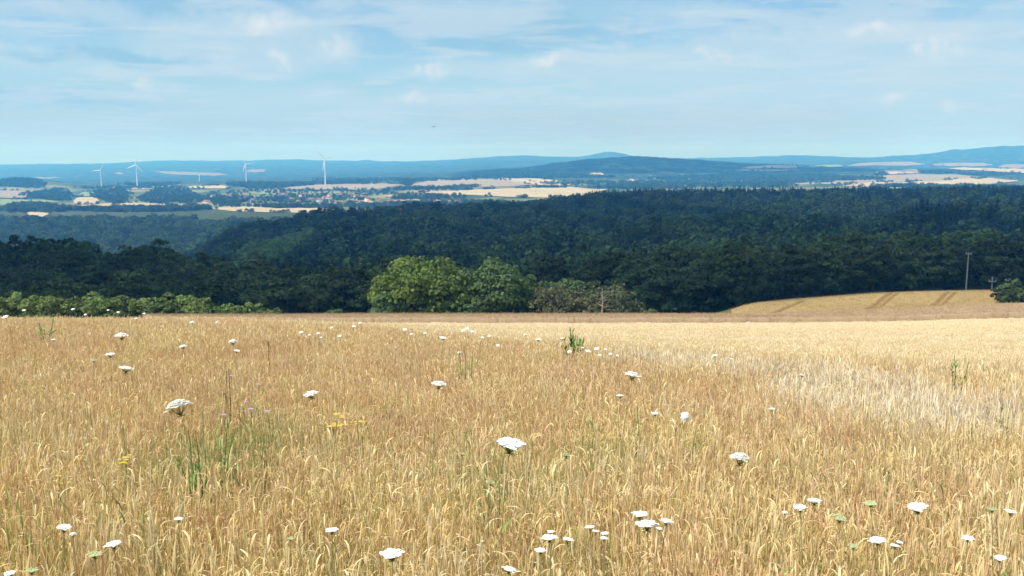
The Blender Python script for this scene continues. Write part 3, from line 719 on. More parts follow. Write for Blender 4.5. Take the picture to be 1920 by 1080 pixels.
single_tree('dark_bush', 1888, 240, htop(1888, 240, 541), 2.0, 'leaf', 'low dark bush behind the short cross post', 'bush', lobes=18, per=40, leaf=.3, seed=314, base=-.5)
# bare pale trunk standing in the thicket
x, y = at(1131, 160); z = h1(x, y); t = empty('bare_trunk', (x, y, z)); tag(t, 'bare pale dead trunk with stubby branches in the brown thicket', 'dead tree')
m = MB(); hh = htop(1131, 160, 538); zz = np.linspace(-1, hh, 9); m.tube(np.stack([.15 * np.sin(zz * .5), 0 * zz, zz], 1), np.linspace(.20, .05, 9), 7)
obj('trunk', m.mesh('trunk', M['bark_pale'], True), t)
for k in range(9):
    m = MB(); z0 = hh * (.4 + .06 * k); a = k * 2.4; L_ = 1.5 * (1 - .06 * k); s = np.linspace(0, 1, 4)
    m.tube(np.stack([.15 * math.sin(z0 * .5) + math.cos(a) * L_ * s, math.sin(a) * L_ * s, z0 + .5 * s * L_ - .2 * s ** 2], 1), np.linspace(.06, .015, 4), 5)
    obj('branch', m.mesh('branch', M['bark_pale'], True), t)
# hedge bushes on the left
hb = [(-20, 552), (18, 549), (52, 551), (86, 548), (118, 553), (150, 550), (178, 552), (207, 555), (236, 558), (262, 560), (288, 558), (314, 553), (333, 548), (352, 557), (372, 566), (392, 574),
      (416, 570), (438, 575), (462, 567), (482, 573), (503, 578)]
hn = ['at the left frame edge', 'second from the left frame edge', 'third from the left frame edge', 'fourth from the left frame edge', 'fifth from the left frame edge', 'sixth from the left frame edge',
      'seventh from the left frame edge', 'eighth from the left frame edge', 'just left of the hedge middle', 'at the hedge middle', 'just right of the hedge middle', 'left of the highest hedge tip',
      'forming the highest hedge tip', 'just right of the highest hedge tip', 'where the hedge starts to drop', 'at the dip of the hedge', 'right of the dip', 'second right of the dip', 'third from the right hedge end',
      'second from the right hedge end', 'lowest one at the right hedge end']
for i, (u, v) in enumerate(hb):
    D = 157 + 3 * math.sin(i * 1.7)
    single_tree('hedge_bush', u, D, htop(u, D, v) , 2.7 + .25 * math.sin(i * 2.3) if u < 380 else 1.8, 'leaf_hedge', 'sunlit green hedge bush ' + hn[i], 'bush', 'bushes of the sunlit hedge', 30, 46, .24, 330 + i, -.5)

# ------------------------------------------------------------------ poles beyond the barley field
def pole(u, D, vtop, label, arm, r0, arm_z, lean=0.0, cat='utility pole', nm='wooden_pole'):
    x, y = at(u, D); z = h1(x, y); hh = CZ - sl(vtop) * y - z
    t = empty(nm, (x, y, z)); t.rotation_euler = (0, lean, 0); tag(t, label, cat)
    m = MB(); zz = np.linspace(-1, hh, 5); m.tube(np.stack([0 * zz, 0 * zz, zz], 1), np.linspace(r0, r0 * .7, 5), 9); obj('post', m.mesh('post', M['wood'], True), t)
    m = MB(); m.box((0, -r0 * .9, hh * arm_z), (arm, r0 * .45, r0 * .5)); b = obj('cross_arm', m.mesh('cross_arm', M['wood']), t)
    for k in (-1, 1):
        m = MB(); m.tube([(k * arm * .85, -r0 * .9, hh * arm_z + r0 * .5), (k * arm * .85, -r0 * .9, hh * arm_z + r0 * 1.2), (k * arm * .85, -r0 * .9, hh * arm_z + r0 * 2.2)], [r0 * .25, r0 * .5, r0 * .3], 7)
        obj('insulator', m.mesh('insulator', M['stone'], True), b)
pole(1824, 241, 473, 'tall thin wooden pole standing behind the barley field', .75, .19, .96, .01)
pole(1873, 239, 519, 'short cross shaped post near the right end of the barley field', .95, .21, .70)
x, y = at(1880, 237)
bm = MB(); r_ = np.random.default_rng(5)
ph = np.linspace(0, 6.283, 9)[:-1]; vs = []
for kz, kr in ((-.3, 1.0), (.35, 1.05), (.9, .85), (1.25, .45)): vs += [(kr * .95 * math.cos(a) * r_.uniform(.85, 1.15), kr * .6 * math.sin(a) * r_.uniform(.85, 1.15), kz + r_.normal(0, .06)) for a in ph]
fs = [(i * 8 + j, i * 8 + (j + 1) % 8, i * 8 + 8 + (j + 1) % 8, i * 8 + 8 + j) for i in range(3) for j in range(8)] + [(24, 25, 26, 27), (24, 27, 28, 31), (28, 29, 30, 31)]
bm.add(vs, fs); tag(obj('boulder', bm.mesh('boulder', M['stone']), None, (x, y, h1(x, y))), 'pale grey boulder at the foot of the short cross post', 'boulder')

# ------------------------------------------------------------------ wind turbines on the far plateau
def turbine(u, vbase, vhub, D, spin, yaw, label):
    x, y = at(u, D); z = min(h1(x, y), zrow(vbase, D)) ; hub = zrow(vhub, D)
    t = empty('wind_turbine', (x, y, z), yaw); tag(t, label, 'wind turbine', 'wind turbines on the far plateau'); hh = hub - z
    m = MB(); zz = np.linspace(0, hh, 8); m.tube(np.stack([0 * zz, 0 * zz, zz], 1), np.linspace(3.4, 1.8, 8), 14); obj('tower', m.mesh('tower', M['metal'], True), t)
    m = MB(); m.tube([(0, 5, hh + 1.5), (0, 3.5, hh + 1.5), (0, -3, hh + 1.5), (0, -4.5, hh + 1.5)], [1.2, 2.4, 2.4, 1.8], 10); na = obj('nacelle', m.mesh('nacelle', M['metal'], True), t)
    m = MB(); m.tube([(0, -4.5, hh + 1.5), (0, -6, hh + 1.5), (0, -7.5, hh + 1.5)], [1.9, 1.7, .3], 10); hb_ = obj('hub', m.mesh('hub', M['metal'], True), t)
    Lb = hh * .46
    for k in range(3):
        a = spin + k * 2.0944; d = np.array([math.sin(a), 0, math.cos(a)]); e = np.array([math.cos(a), 0, -math.sin(a)]); c0 = np.array([0, -5.8, hh + 1.5])
        m = MB(); V = []
        ss = np.array([.02, .12, .3, .6, .9, 1.0]); ww = np.array([1.2, 3.2, 2.8, 2.0, 1.2, .3]) * 1.0
        for s, w in zip(ss, ww):
            p = c0 + d * s * Lb; tw = .35 * (1 - s); f_ = e * math.cos(tw) + np.array([0, 1, 0]) * math.sin(tw); g_ = np.cross(d, f_)
            V += [p + f_ * w, p + g_ * .22 * w, p - f_ * w * .6, p - g_ * .22 * w]
        fs = [(i * 4 + j, i * 4 + (j + 1) % 4, i * 4 + 4 + (j + 1) % 4, i * 4 + 4 + j) for i in range(5) for j in range(4)]
        m.add(V, fs); obj('blade', m.mesh('blade', M['metal'], True), hb_)
turbine(190, 352, 320, 5100, .45, .3, 'white wind turbine furthest to the left, rising above dark trees')
turbine(257, 351, 310, 4900, .2, -.2, 'white wind turbine second from the left')
turbine(374, 350, 328, 6300, 1.1, .5, 'small faint white wind turbine in front of a distant pale field')
turbine(462, 344, 308, 5300, 1.45, .2, 'white wind turbine above the left end of the plateau wood')
turbine(610, 342, 298, 4500, 1.25, .3, 'tallest white wind turbine, rightmost of the left row')
turbine(1901, 309, 291, 10500, .5, .0, 'tiny faint white wind turbine in front of the blue hill at the right edge')

# ------------------------------------------------------------------ village
HOUSES = [(300, 376), (308, 371), (388, 381), (400, 371), (452, 377), (462, 372), (475, 379), (514, 370), (522, 366), (530, 370), (536, 367), (567, 369), (573, 367), (608, 373), (617, 374), (619, 369),
          (640, 366), (655, 368), (668, 371), (679, 374), (682, 372), (690, 377), (730, 384), (733, 381), (756, 407), (795, 406), (430, 372), (548, 377), (560, 381), (585, 377), (600, 379), (712, 380), (745, 381), (760, 383), (800, 384), (820, 383), (842, 383), (858, 382), (1755, 322), (1748, 324)]
HM = []
def house_meshes(w, d, h, r):
    mw = MB(); mw.box((0, 0, h / 2 - .5), (w, d, h / 2 + .5)); mw.add([(-w, -d, h), (-w, d, h), (-w, 0, h + r)], [(0, 1, 2)]); mw.add([(w, -d, h), (w, d, h), (w, 0, h + r)], [(0, 2, 1)])
    mr_ = MB(); o = .5
    for s in (-1, 1):
        V = [(-w - o, s * (d + o), h - r * o / d), (w + o, s * (d + o), h - r * o / d), (w + o, 0, h + r), (-w - o, 0, h + r)]
        V = np.array(V); V2 = V + [0, 0, .3]
        mr_.add(np.concatenate([V, V2]), [(0, 1, 2, 3), (7, 6, 5, 4), (0, 4, 5, 1), (1, 5, 6, 2), (3, 7, 4, 0)])
    wins = []
    for fx_ in (-.6, -.2, .2, .6):
        for fz in (.25, .68):
            q = MB(); q.box((fx_ * w, -d - .02, h * fz + .4), (.55, .06, .7)); wins.append(q.mesh('window', M['pane']))
    return mw.mesh('wall', M['house']), mr_.mesh('roof', M['tile']), wins
HT = [house_meshes(8, 5.5, 6, 4.5), house_meshes(6, 5, 5, 4), house_meshes(10, 6, 5, 4.5)]
seen_lab = {}
for i, (u, v) in enumerate(HOUSES):
    x, y = hit(u, v); k = i % 3; s = 1.15
    t = empty('village_house', (x, y, h1(x, y)), rng.uniform(-.6, .6), s)
    zone = 'near the left end of the village' if u < 420 else ('in the western half of the village' if u < 545 else ('in the middle of the village' if u < 660 else ('at the right end of the village' if u < 725 else ('by the forest edge below the pale field' if u < 900 else 'beside the distant pale field on the right'))))
    tag(t, ['pale two-storey house with brown roof ', 'small pale cottage with brown roof ', 'long pale house with brown roof '][k] + zone, 'house', 'houses of the far village')
    obj('wall', HT[k][0], t); obj('roof', HT[k][1], t)
    for wm in HT[k][2]: obj('window', wm, t)

# ------------------------------------------------------------------ meadow grass, wheat ears
def ribbon(m, path, width, side, col0, col1):
    path = np.asarray(path); n_ = len(path); w = np.asarray(width)[:, None] * side
    V = np.empty((n_ * 2, 3)); V[0::2] = path - w; V[1::2] = path + w
    f = [(2 * i, 2 * i + 1, 2 * i + 3, 2 * i + 2) for i in range(n_ - 1)]
    k = np.linspace(0, 1, n_)[:, None]; cc = np.repeat(np.asarray(col0) * (1 - k) + np.asarray(col1) * k, 2, 0)
    m.add(V, f, cc)
def grass_clump(name, mat, pal, seed, n=92, rad=.17, hmin=.30, hmax=.56, head=1.0, leafp=.45, headpal=None, lean=.16, stemw=.0013, bent=1.0, hw=1.0):
    r = np.random.default_rng(seed); m = MB()
    for i in range(n):
        a = r.uniform(0, 6.283); q = rad * math.sqrt(r.uniform()); p0 = np.array([q * math.cos(a), q * math.sin(a), -.03])
        h = r.uniform(hmin, hmax); la = r.uniform(0, 6.283); ln = abs(r.normal(0, lean)) * h; d = np.array([math.cos(la) * ln + .03, math.sin(la) * ln, 0])
        sa = r.uniform(0, 6.283); side = np.array([math.cos(sa), math.sin(sa), 0]); col = np.array(pal[r.integers(len(pal))]) * r.uniform(.8, 1.18)
        if r.uniform() < leafp:
            s = np.linspace(0, 1, 5)[:, None]; dr = r.uniform(.0, 1.0) ** 1.6 * h * .6 * bent
            pth = p0 + np.array([0, 0, 1]) * (h * .85 * s - dr * .75 * s ** 3) + d * s + np.array([math.cos(la), math.sin(la), 0]) * dr * .7 * s ** 2.2
            ribbon(m, pth, [.0011, .0018, .0017, .0011, .0003], side, col * .9, col * 1.05); continue
        s = np.linspace(0, 1, 4)[:, None]
        pth = p0 + np.array([0, 0, 1]) * h * s + d * s ** 2
        ribbon(m, pth, [stemw * 1.3, stemw * 1.1, stemw, stemw * .8], side, col * .85, col)
        if r.uniform() < head:
            hp = headpal or pal; hc = np.array(hp[r.integers(len(hp))]) * r.uniform(.85, 1.2); L_ = r.uniform(.05, .13); w = r.uniform(.0014, .0034) * hw
            s = np.linspace(0, 1, 5)[:, None]; dd = d / (np.linalg.norm(d) + 1e-6); droop = r.uniform(.0, 1) ** 1.5 * .8 * L_ * bent
            hp_ = pth[-1] + np.array([0, 0, 1]) * (L_ * s - droop * s ** 2) + dd * droop * .9 * s ** 1.5
            up2 = np.cross(side, [0, 0, 1.])
            for sd in (side, up2): ribbon(m, hp_, [.0012, w, w * 1.1, w * .75, .0006], sd, hc * .92, hc * 1.08)
    return m.mesh(name, mat)
GOLD = [(0.733, 0.567, 0.304), (0.8, 0.644, 0.372), (0.644, 0.489, 0.249), (0.889, 0.743, 0.474), (0.577, 0.444, 0.214), (0.69, 0.578, 0.293)]
RED = [(0.664, 0.462, 0.288), (0.727, 0.521, 0.339), (0.582, 0.393, 0.226), (0.769, 0.581, 0.391), (0.623, 0.453, 0.257)]
PALE = [(.80, .68, .46), (.72, .60, .39), (.84, .74, .54), (.66, .54, .33)]
OLIVE = [(0.399, 0.421, 0.185), (0.479, 0.486, 0.231), (0.559, 0.54, 0.277), (0.33, 0.378, 0.151)]
GREEN = [(0.15, 0.28, 0.06), (0.225, 0.35, 0.09), (0.33, 0.406, 0.135), (0.45, 0.448, 0.18)]
GREY = [(0.687, 0.583, 0.451), (0.778, 0.676, 0.536), (0.596, 0.501, 0.369), (0.87, 0.77, 0.619)]
cl = [grass_clump('grass', M['straw'], GOLD, 1), grass_clump('grass', M['straw'], GOLD, 2, leafp=.3), grass_clump('grass', M['straw'], GOLD + PALE[:2], 3),
      grass_clump('grass', M['straw'], RED, 4, leafp=.28), grass_clump('grass', M['straw'], RED, 5, leafp=.35), grass_clump('grass', M['straw'], RED + GOLD[:2], 6),
      grass_clump('grass', M['straw'], PALE, 7, leafp=.4), grass_clump('grass', M['straw'], GREY, 8, leafp=.5, hmax=.54),
      grass_clump('grass', M['green'], OLIVE, 9, leafp=.6, headpal=GOLD), grass_clump('grass', M['green'], GREEN, 10, leafp=.8, headpal=OLIVE, hmax=.60),
      grass_clump('grass', M['straw'], GREY, 11, leafp=.35, hmax=.56)]
gcol = protos('meadow_grass_clump', cl)
PX, PY = [], []
for ya, yb, sp in ((1.0, 4.5, .115), (4.5, 8, .135), (8, 14, .17), (14, 30, .24), (30, 66, .40)):
    wm = yb * .66 + 1.5
    x, y = jgrid(-wm, wm, ya, yb, sp, .5); u = u_of(x, y); m_ = (y < meadow_edge(u) + rng.normal(0, .25, len(x))) & (np.abs(x) < y * .66 + 1.5); PX.append(x[m_]); PY.append(y[m_])
x = np.concatenate(PX); y = np.concatenate(PY); n = len(x); u = u_of(x, y)
w1 = wob(x, y, 2.6, 51); w2 = wob(x, y, 1.3, 52); w3 = wob(x, y, 5.0, 53)
rr = rng.uniform(0, 1, n)
kind = np.where(rr < .5 + .22 * np.tanh((y - 6) * .5) + .2 * w1, 3 + rng.integers(0, 3, n), rng.integers(0, 3, n))
kind = np.where(rng.uniform(0, 1, n) < .10 + .08 * w2, 6, kind)
kind = np.where((w2 + w1 * .5 > .55) & (rng.uniform(0, 1, n) < .38), 8, kind); kind = np.where(rng.uniform(0, 1, n) < .05, 8, kind)
# pale lodged strip on the right of the meadow and the patches of fresh green
GP = [(385, 865, .40, .9), (465, 835, .36, .6), (920, 905, .36, .7), (1110, 840, .28, .65), (1190, 790, .12, .4), (1310, 830, .10, .4), (80, 608, .6, .6), (830, 690, .45, .3), (500, 850, .12, .5),
      (640, 1040, .12, .3), (185, 1050, .2, .4), (1870, 980, .15, .4), (990, 1050, .15, .4), (575, 860, .14, .35), (1800, 700, .3, .4), (165, 760, .14, .3)]
for gu, gv, gr, pr in GP:
    gx, gy = hit(gu, gv, .45); m_ = ((x - gx) ** 2 + ((y - gy) * .75) ** 2 < (gr * rng.uniform(.6, 1.3, n)) ** 2) & (rng.uniform(0, 1, n) < pr)
    kind = np.where(m_, 8 + (rng.uniform(0, 1, n) < .62), kind)
ps = [hit(a, b, .5) for a, b in ((1180, 655), (1320, 680), (1480, 690), (1650, 735), (1800, 760), (1990, 790))]
pd = np.full(n, 9e9)
for (ax, ay), (bx, by) in zip(ps[:-1], ps[1:]):
    dx, dy = bx - ax, by - ay; L2 = dx * dx + dy * dy; t = np.clip(((x - ax) * dx + (y - ay) * dy) / L2, 0, 1)
    pd = np.minimum(pd, np.hypot(x - ax - t * dx, (y - ay - t * dy)))
m_ = (pd < .95 + .5 * w1) & (rng.uniform(0, 1, n) < .85); kind = np.where(m_, np.where(rng.uniform(0, 1, n) < .5, 7, 10), kind)
sz = rng.uniform(.78, 1.12, n) * (1 + .07 * w3) * np.where(kind == 9, 1.14, 1.0)
sxy = np.where(y < 8, 1.0, np.where(y < 14, 1.15, np.where(y < 30, 1.5, 2.2)))
scatter('meadow_grass', np.stack([x, y, H(x, y)], 1), kind, np.stack([rng.normal(0, .08, n), rng.normal(0, .08, n), rng.uniform(0, 6.28, n)], 1), np.stack([sxy, sxy, sz], 1), gcol,
        'golden dry meadow grass with seed heads filling the foreground', 'grass')
# wheat ears
WH = [(0.735, 0.608, 0.398), (0.678, 0.549, 0.343), (0.805, 0.678, 0.472), (0.619, 0.489, 0.301)]
RY = [(.43, .31, .19), (.38, .27, .16), (.48, .35, .22)]
TN = [(.37, .265, .115), (.33, .23, .10), (.42, .31, .14)]
def ear_clump(pal, seed, wide, hh=(.66, .84), n=36):
    return grass_clump('ears', M['wheat'], pal, seed, n=n, rad=.3, hmin=hh[0], hmax=hh[1], head=1.0, leafp=.12, lean=.09, stemw=.0016 * wide, bent=.7, hw=1.9)
wcol = protos('crop_ear_clump', [ear_clump(WH, 21, 1, (.38, .47), 46), ear_clump(WH, 22, 1, (.37, .48), 46), ear_clump(RY, 23, 1.5), ear_clump(TN, 24, 1.5)])
PX, PY, PK, PS = [], [], [], []
for ya, yb, sp, sx in ((6, 22, .21, 1.0), (22, 45, .50, 1.5), (45, 80, .8, 2.2), (80, 119, 1.2, 3.0)):
    wm = yb * .66 + 2
    x, y = jgrid(-wm, wm, ya, yb, sp, .5); u = u_of(x, y); m_ = (y > meadow_edge(u) + .3) & (u > 435 + np.maximum(0, 60 - y) * 4) & (np.abs(x) < y * .66 + 2) & (y < 118.8)
    PX.append(x[m_]); PY.append(y[m_]); PK.append(rng.integers(0, 2, m_.sum())); PS.append(np.full(m_.sum(), sx))
x, y = jgrid(-100, 110, 121, 150.5, 1.1, .5); m_ = u_of(x, y) > 262; PX.append(x[m_]); PY.append(y[m_]); PK.append(np.full(m_.sum(), 2)); PS.append(np.full(m_.sum(), 3.0))
x, y = jgrid(30, 126, 154, 238, 1.4, .5); zt, ct = tramline(x, y, np.zeros(len(x)), np.ones((len(x), 3))); m_ = tan_in(x, y) & (zt > -.1)
PX.append(x[m_]); PY.append(y[m_]); PK.append(np.full(m_.sum(), 3)); PS.append(np.full(m_.sum(), 3.2))
x = np.concatenate(PX); y = np.concatenate(PY); k_ = np.concatenate(PK); sx = np.concatenate(PS); n = len(x)
zs = rng.uniform(.93, 1.08, n) * np.where(k_ == 2, 1.32, np.where(k_ == 3, 1.1, 1.0))
scatter('crop_ears', np.stack([x, y, H(x, y)], 1), k_, np.stack([rng.normal(0, .05, n), rng.normal(0, .05, n), rng.uniform(0, 6.28, n)], 1), np.stack([sx, sx, zs], 1), wcol,
        'ripe grain ears standing over the pale field behind the meadow', 'grain')

# ------------------------------------------------------------------ flowers and weeds in the meadow
def umbel_mesh(name, mat, seed, dome=.22, nu=26, green=False, fold=0.0):
    """unit radius flower head: umbellets of small florets over a shallow dome"""
    r = np.random.default_rng(seed); m = MB()
    th = np.arange(14) / 14 * 6.283; rg = [np.array([[0, 0, dome - .05]])]
    for q in (.45, .80): rg.append(np.stack([q * np.cos(th), q * np.sin(th), np.full(14, dome * (1 - q * q) + fold * q * q - .05)], 1) + r.normal(0, .012, (14, 3)))
    m.add(np.vstack(rg), [(0, 1 + k, 1 + (k + 1) % 14) for k in range(14)], (.9, .9, .88))
    m.add(np.vstack(rg), [(1 + k, 15 + k, 15 + (k + 1) % 14, 1 + (k + 1) % 14) for k in range(14)], (.9, .9, .88))
    for i in range(nu):
        q = math.sqrt((i + .5) / nu) * .88; a = i * 2.399 + r.normal(0, .1); q *= r.uniform(.86, 1.12); zc = dome * (1 - q * q) + fold * q * q + r.normal(0, .035)
        c = np.array([q * math.cos(a), q * math.sin(a), zc])
        for j in range(9):
            qq = .17 * math.sqrt((j + .5) / 9); b = j * 2.399 + i; p = c + np.array([qq * math.cos(b), qq * math.sin(b), .05 * (1 - (qq / .17) ** 2) + r.normal(0, .012)])
            s = r.uniform(.085, .115); th = np.arange(5) / 5 * 6.283 + r.uniform(0, 1)
            V = np.stack([p[0] + s * np.cos(th), p[1] + s * np.sin(th), np.full(5, p[2] - .012)], 1); V = np.vstack([V, p + [0, 0, .012]])
            m.add(V, [(k, (k + 1) % 5, 5) for k in range(5)], np.full(3, r.uniform(.86, 1.04)))
    return m.mesh(name, mat)
def rays_mesh(name, seed, dome=.22, depth=.55):
    r = np.random.default_rng(seed); m = MB()
    for i in range(18):
        q = math.sqrt((i + .5) / 18) * .86; a = i * 2.399; tip = np.array([q * math.cos(a), q * math.sin(a), dome * (1 - q * q) - .03]); mid = np.array([q * .55 * math.cos(a), q * .55 * math.sin(a), -depth * .42])
        m.tube([(0, 0, -depth), mid, tip], [.022, .02, .018], 4)
    for i in range(9):                       # bracts under the head
        a = i / 9 * 6.283; d = np.array([math.cos(a), math.sin(a), 0])
        m.tube([np.array([0, 0, -depth]), d * .3 + [0, 0, -depth - .05], d * .5 + [0, 0, -depth - .2]], [.022, .018, .004], 4)
    return m.mesh(name, M['stalk'])
UM = {'white': [umbel_mesh('umbel', M['white'], 1, .45), umbel_mesh('umbel', M['white'], 2, .30, 24), umbel_mesh('umbel', M['white'], 3, .72, 50), umbel_mesh('umbel', M['white'], 4, .16, 22)],
      'green': [umbel_mesh('umbel', M['umbelgreen'], 5, .08, 18, fold=.15), umbel_mesh('umbel', M['umbelgreen'], 6, -.25, 20, fold=.3)]}
RY_ = [rays_mesh('flower_rays', 7), rays_mesh('flower_rays', 8, .3)]
def leaf_spray(m, p, d, L_, w, col):
    d = np.asarray(d, float); d /= np.linalg.norm(d); s = np.linspace(0, 1, 4)[:, None]; side = np.cross(d, [0, 0, 1.]); side /= np.linalg.norm(side) + 1e-9
    ribbon(m, p + d * L_ * s - np.array([0, 0, 1]) * .35 * L_ * s ** 2, [w * .4, w, w * .8, w * .05], side, col, col)
def wild_carrot(u, v, px, tilt, label, group=None, kind='white', var=None, hrange=None, face=.02):
    best = None
    for h in (hrange or (.72, .76, .80, .86, .92)):
        x, y = hit(u, v, h); wd = px * y / F
        e = abs(math.log(wd / .072)) + .15 * abs(h - .72)
        if best is None or e < best[0]: best = (e, h, x, y, wd)
    _, h, x, y, wd = best; wd = min(max(wd * 1.08, .022), .17)
    z = h1(x, y); r = np.random.default_rng(int(u * 7 + v))
    bx, by = x + r.normal(0, .05), y + r.normal(0, .04)
    t = empty('wild_carrot', (bx, by, h1(bx, by))); tag(t, label, 'wildflower', group)
    Rr = wd / 2; top = np.array([x - bx, y - by, z + h - h1(bx, by)])
    tilt = tilt + r.normal(0, .09); hd = np.array([math.sin(tilt) * .9, face + r.normal(0, .06), math.cos(tilt)]); hd /= np.linalg.norm(hd); neck = top - hd * Rr * .55
    m = MB(); s = np.linspace(0, 1, 7)[:, None]; base = np.array([0, 0, -.03]); ctl = neck - hd * h * .45
    pth = base * (1 - s) ** 2 + 2 * ctl * s * (1 - s) + neck * s ** 2
    m.tube(pth, np.linspace(.0022, .0013, 7), 5); obj('stem', m.mesh('stem', M['stalk_dry'], True), t)
    m = MB()
    for k in range(4):
        a = r.uniform(0, 6.28); leaf_spray(m, pth[2 + k % 3], (math.cos(a), math.sin(a), .8), .10, .004, (1.0, 1.2, .9))
    obj('leaves', m.mesh('leaves', M['stalk']), t)
    q = Vector((0, 0, 1)).rotation_difference(Vector(hd))
    us = UM[kind]; k = (int(r.integers(len(us))) if var is None else var)
    for nm, me in (('umbel', us[k]), ('flower_rays', RY_[0])):
        o = obj(nm, me, t); o.rotation_mode = 'QUATERNION'; o.rotation_quaternion = q @ Vector((0, 0, 1)).to_track_quat('Z', 'Y') @ Matrix.Rotation(r.uniform(0, 6.28), 3, 'Z').to_quaternion(); o.location = top; o.scale = (Rr, Rr, Rr * (.9 if nm == 'umbel' else 1))
    return t
G1 = 'wild carrot flowers in the meadow'
BIGF = [(335, 766, 46, -.42, 'largest white wild carrot umbel, tilted left, above a green patch', 2), (957, 834, 58, .10, 'wide flat white umbel in the middle of the meadow', 1),
 (1387, 862, 36, .0, 'domed white umbel on a straight stalk right of the middle', 2), (583, 740, 27, -.1, 'white umbel above the yellow flowers', 0), (823, 721, 27, .1, 'white umbel between the yellow flowers and the field edge', 0),
 (1186, 704, 29, .05, 'white domed umbel right below the pale field edge, above green stalks', 0), (735, 1040, 44, .0, 'flat white umbel near the bottom edge left of the middle', 1),
 (228, 630, 23, .05, 'white umbel near the upper left with a thin stalk', 0), (343, 650, 14, -.2, 'small white umbel between two larger ones at the upper left', 0),
 (437, 642, 15, .0, 'small round white umbel above its twin at the upper left', 2), (444, 658, 12, .2, 'lower of the two small twin umbels at the upper left', 1),
 (207, 665, 18, .0, 'flat small white umbel below the upper left one', 1), (237, 691, 29, .04, 'flat creamy white umbel lying level at the left', 3), (100, 637, 9, 0, 'tiny white umbel near the left field edge', 1),
 (862, 662, 9, 0, 'tiny white umbel below the wheat edge left of the green tuft', 2), (831, 634, 14, .1, 'small white umbel against the pale wheat left of the middle', 1),
 (1009, 637, 11, 0, 'small white umbel against the wheat, second left of the green tuft', 1), (1055, 635, 10, 0, 'small white umbel touching the left of the green tuft', 1), (985, 628, 8, 0, 'faint tiny umbel against the wheat left of the green tuft', 1),
 (1340, 667, 10, 0, 'left of two tiny white umbels on the grey grass strip', 1), (1371, 673, 7, 0, 'right of two tiny white umbels on the grey grass strip', 1), (1504, 704, 11, .2, 'small white umbel on the pale grass strip', 1),
 (1448, 767, 12, 0, 'small flat white umbel below the pale grass strip', 1), (1200, 964, 32, 0, 'flat white umbel above the broad pair in the lower right half', 3), (1213, 983, 44, -.08, 'broad white umbel, left one of a touching pair', 3),
 (1250, 978, 25, .15, 'white umbel, right one of a touching pair', 1), (1236, 991, 13, .1, 'tiny umbel under a touching pair of broad umbels', 3), (1106, 988, 18, -.1, 'upper left one of four small umbels in a slanting row', 3),
 (1117, 996, 15, 0, 'second of four small umbels in a slanting row', 3), (1134, 1000, 15, 0, 'third of four small umbels in a slanting row', 3), (1132, 1009, 15, 0, 'lowest of four small umbels in a slanting row', 3),
 (1033, 997, 15, 0, 'small white umbel above a wider flat one near the bottom middle', 3), (1030, 1008, 30, 0, 'wider flat umbel under a small one near the bottom middle', 3), (1065, 1012, 22, .05, 'white umbel right of a stacked pair near the bottom middle', 1),
 (1014, 1032, 24, 0, 'thin flat umbel lowest of the bottom middle cluster', 3), (1527, 939, 28, 0, 'flat white umbel, upper right of three in the right half', 3), (1500, 952, 28, -.15, 'white umbel, middle of three in the right half', 1),
 (1472, 961, 12, 0, 'small umbel, lower left of three in the right half', 1), (1720, 952, 40, -.25, 'white umbel slanting up to the right in the right half', 1), (1895, 960, 22, .1, 'white umbel near the right frame edge', 1),
 (1815, 1009, 24, 0, 'flat bright white umbel alone at the lower right', 3), (1645, 1013, 32, .05, 'white umbel left of a close pair at the lower right', 3), (1678, 1023, 19, .15, 'left one of a close pair at the lower right', 3),
 (1687, 1017, 14, 0, 'right one of a close pair at the lower right', 3), (1875, 1047, 24, -.1, 'white umbel in the lower right corner', 1), (120, 989, 28, .05, 'flat white umbel at the lower left', 3), (213, 1021, 30, -.05, 'arched white umbel at the lower left', 1),
 (335, 973, 18, 0, 'small flat umbel below the green patch', 3), (18, 1075, 22, 0, 'umbel in the lower left corner', 3), (137, 1003, 9, 0, 'tiny umbel just under the flat one at the lower left', 2), (622, 994, 26, 0, 'thin creamy umbel left of the bottom middle', 3),
 (955, 1068, 28, .2, 'ragged white umbel at the bottom edge by the pale stalk', 1), (1228, 775, 15, 0, 'small creamy umbel left of the upright egg shaped one', 3), (1163, 742, 15, 0, 'small creamy umbel left of the green stalk', 3)]
for (u, v, px, tl, lb, var) in BIGF: wild_carrot(u, v, px, tl, lb, G1, 'white', var)
t = wild_carrot(1284, 781, 17, .0, 'egg shaped upright white umbel facing the camera above green leaves', G1, 'white', 2)
for o in t.children:
    if o.name.startswith(('umbel', 'flower_rays')):
        o.rotation_quaternion = Vector((0, 0, 1)).rotation_difference(Vector((.15, -.9, .35)).normalized())
GRF = [(866, 851, 13, 'green cup shaped seed head above the bare middle of the meadow', 1), (920, 905, 15, 'green cup shaped seed head above the green patch in the middle', 1), (1062, 853, 19, 'green cup shaped seed head right of the wide flat umbel', 1),
 (1575, 972, 28, 'greenish closed umbel right of the three white umbels', 0), (1632, 944, 24, 'greenish flat umbel above its neighbour in the right half', 0), (1600, 1024, 20, 'greenish umbel at the lower right', 0), (178, 1040, 28, 'greenish arched umbel in the lower left', 0),
 (176, 676, 12, 'greenish small umbel at the upper left', 0), (545, 1010, 14, 'small greenish umbel left of the bottom middle', 0), (1860, 955, 20, 'greenish umbel near the right edge', 0), (60, 1070, 24, 'greenish umbel near the lower left corner', 0)]
for (u, v, px, lb, var) in GRF: wild_carrot(u, v, px, .05, lb, G1, 'green', var)
TINY = [(10, 594, 14), (45, 582, 8), (137, 580, 9), (203, 582, 6), (222, 586, 7), (270, 588, 7), (160, 590, 7), (255, 597, 6), (360, 604, 10), (407, 605, 7)]
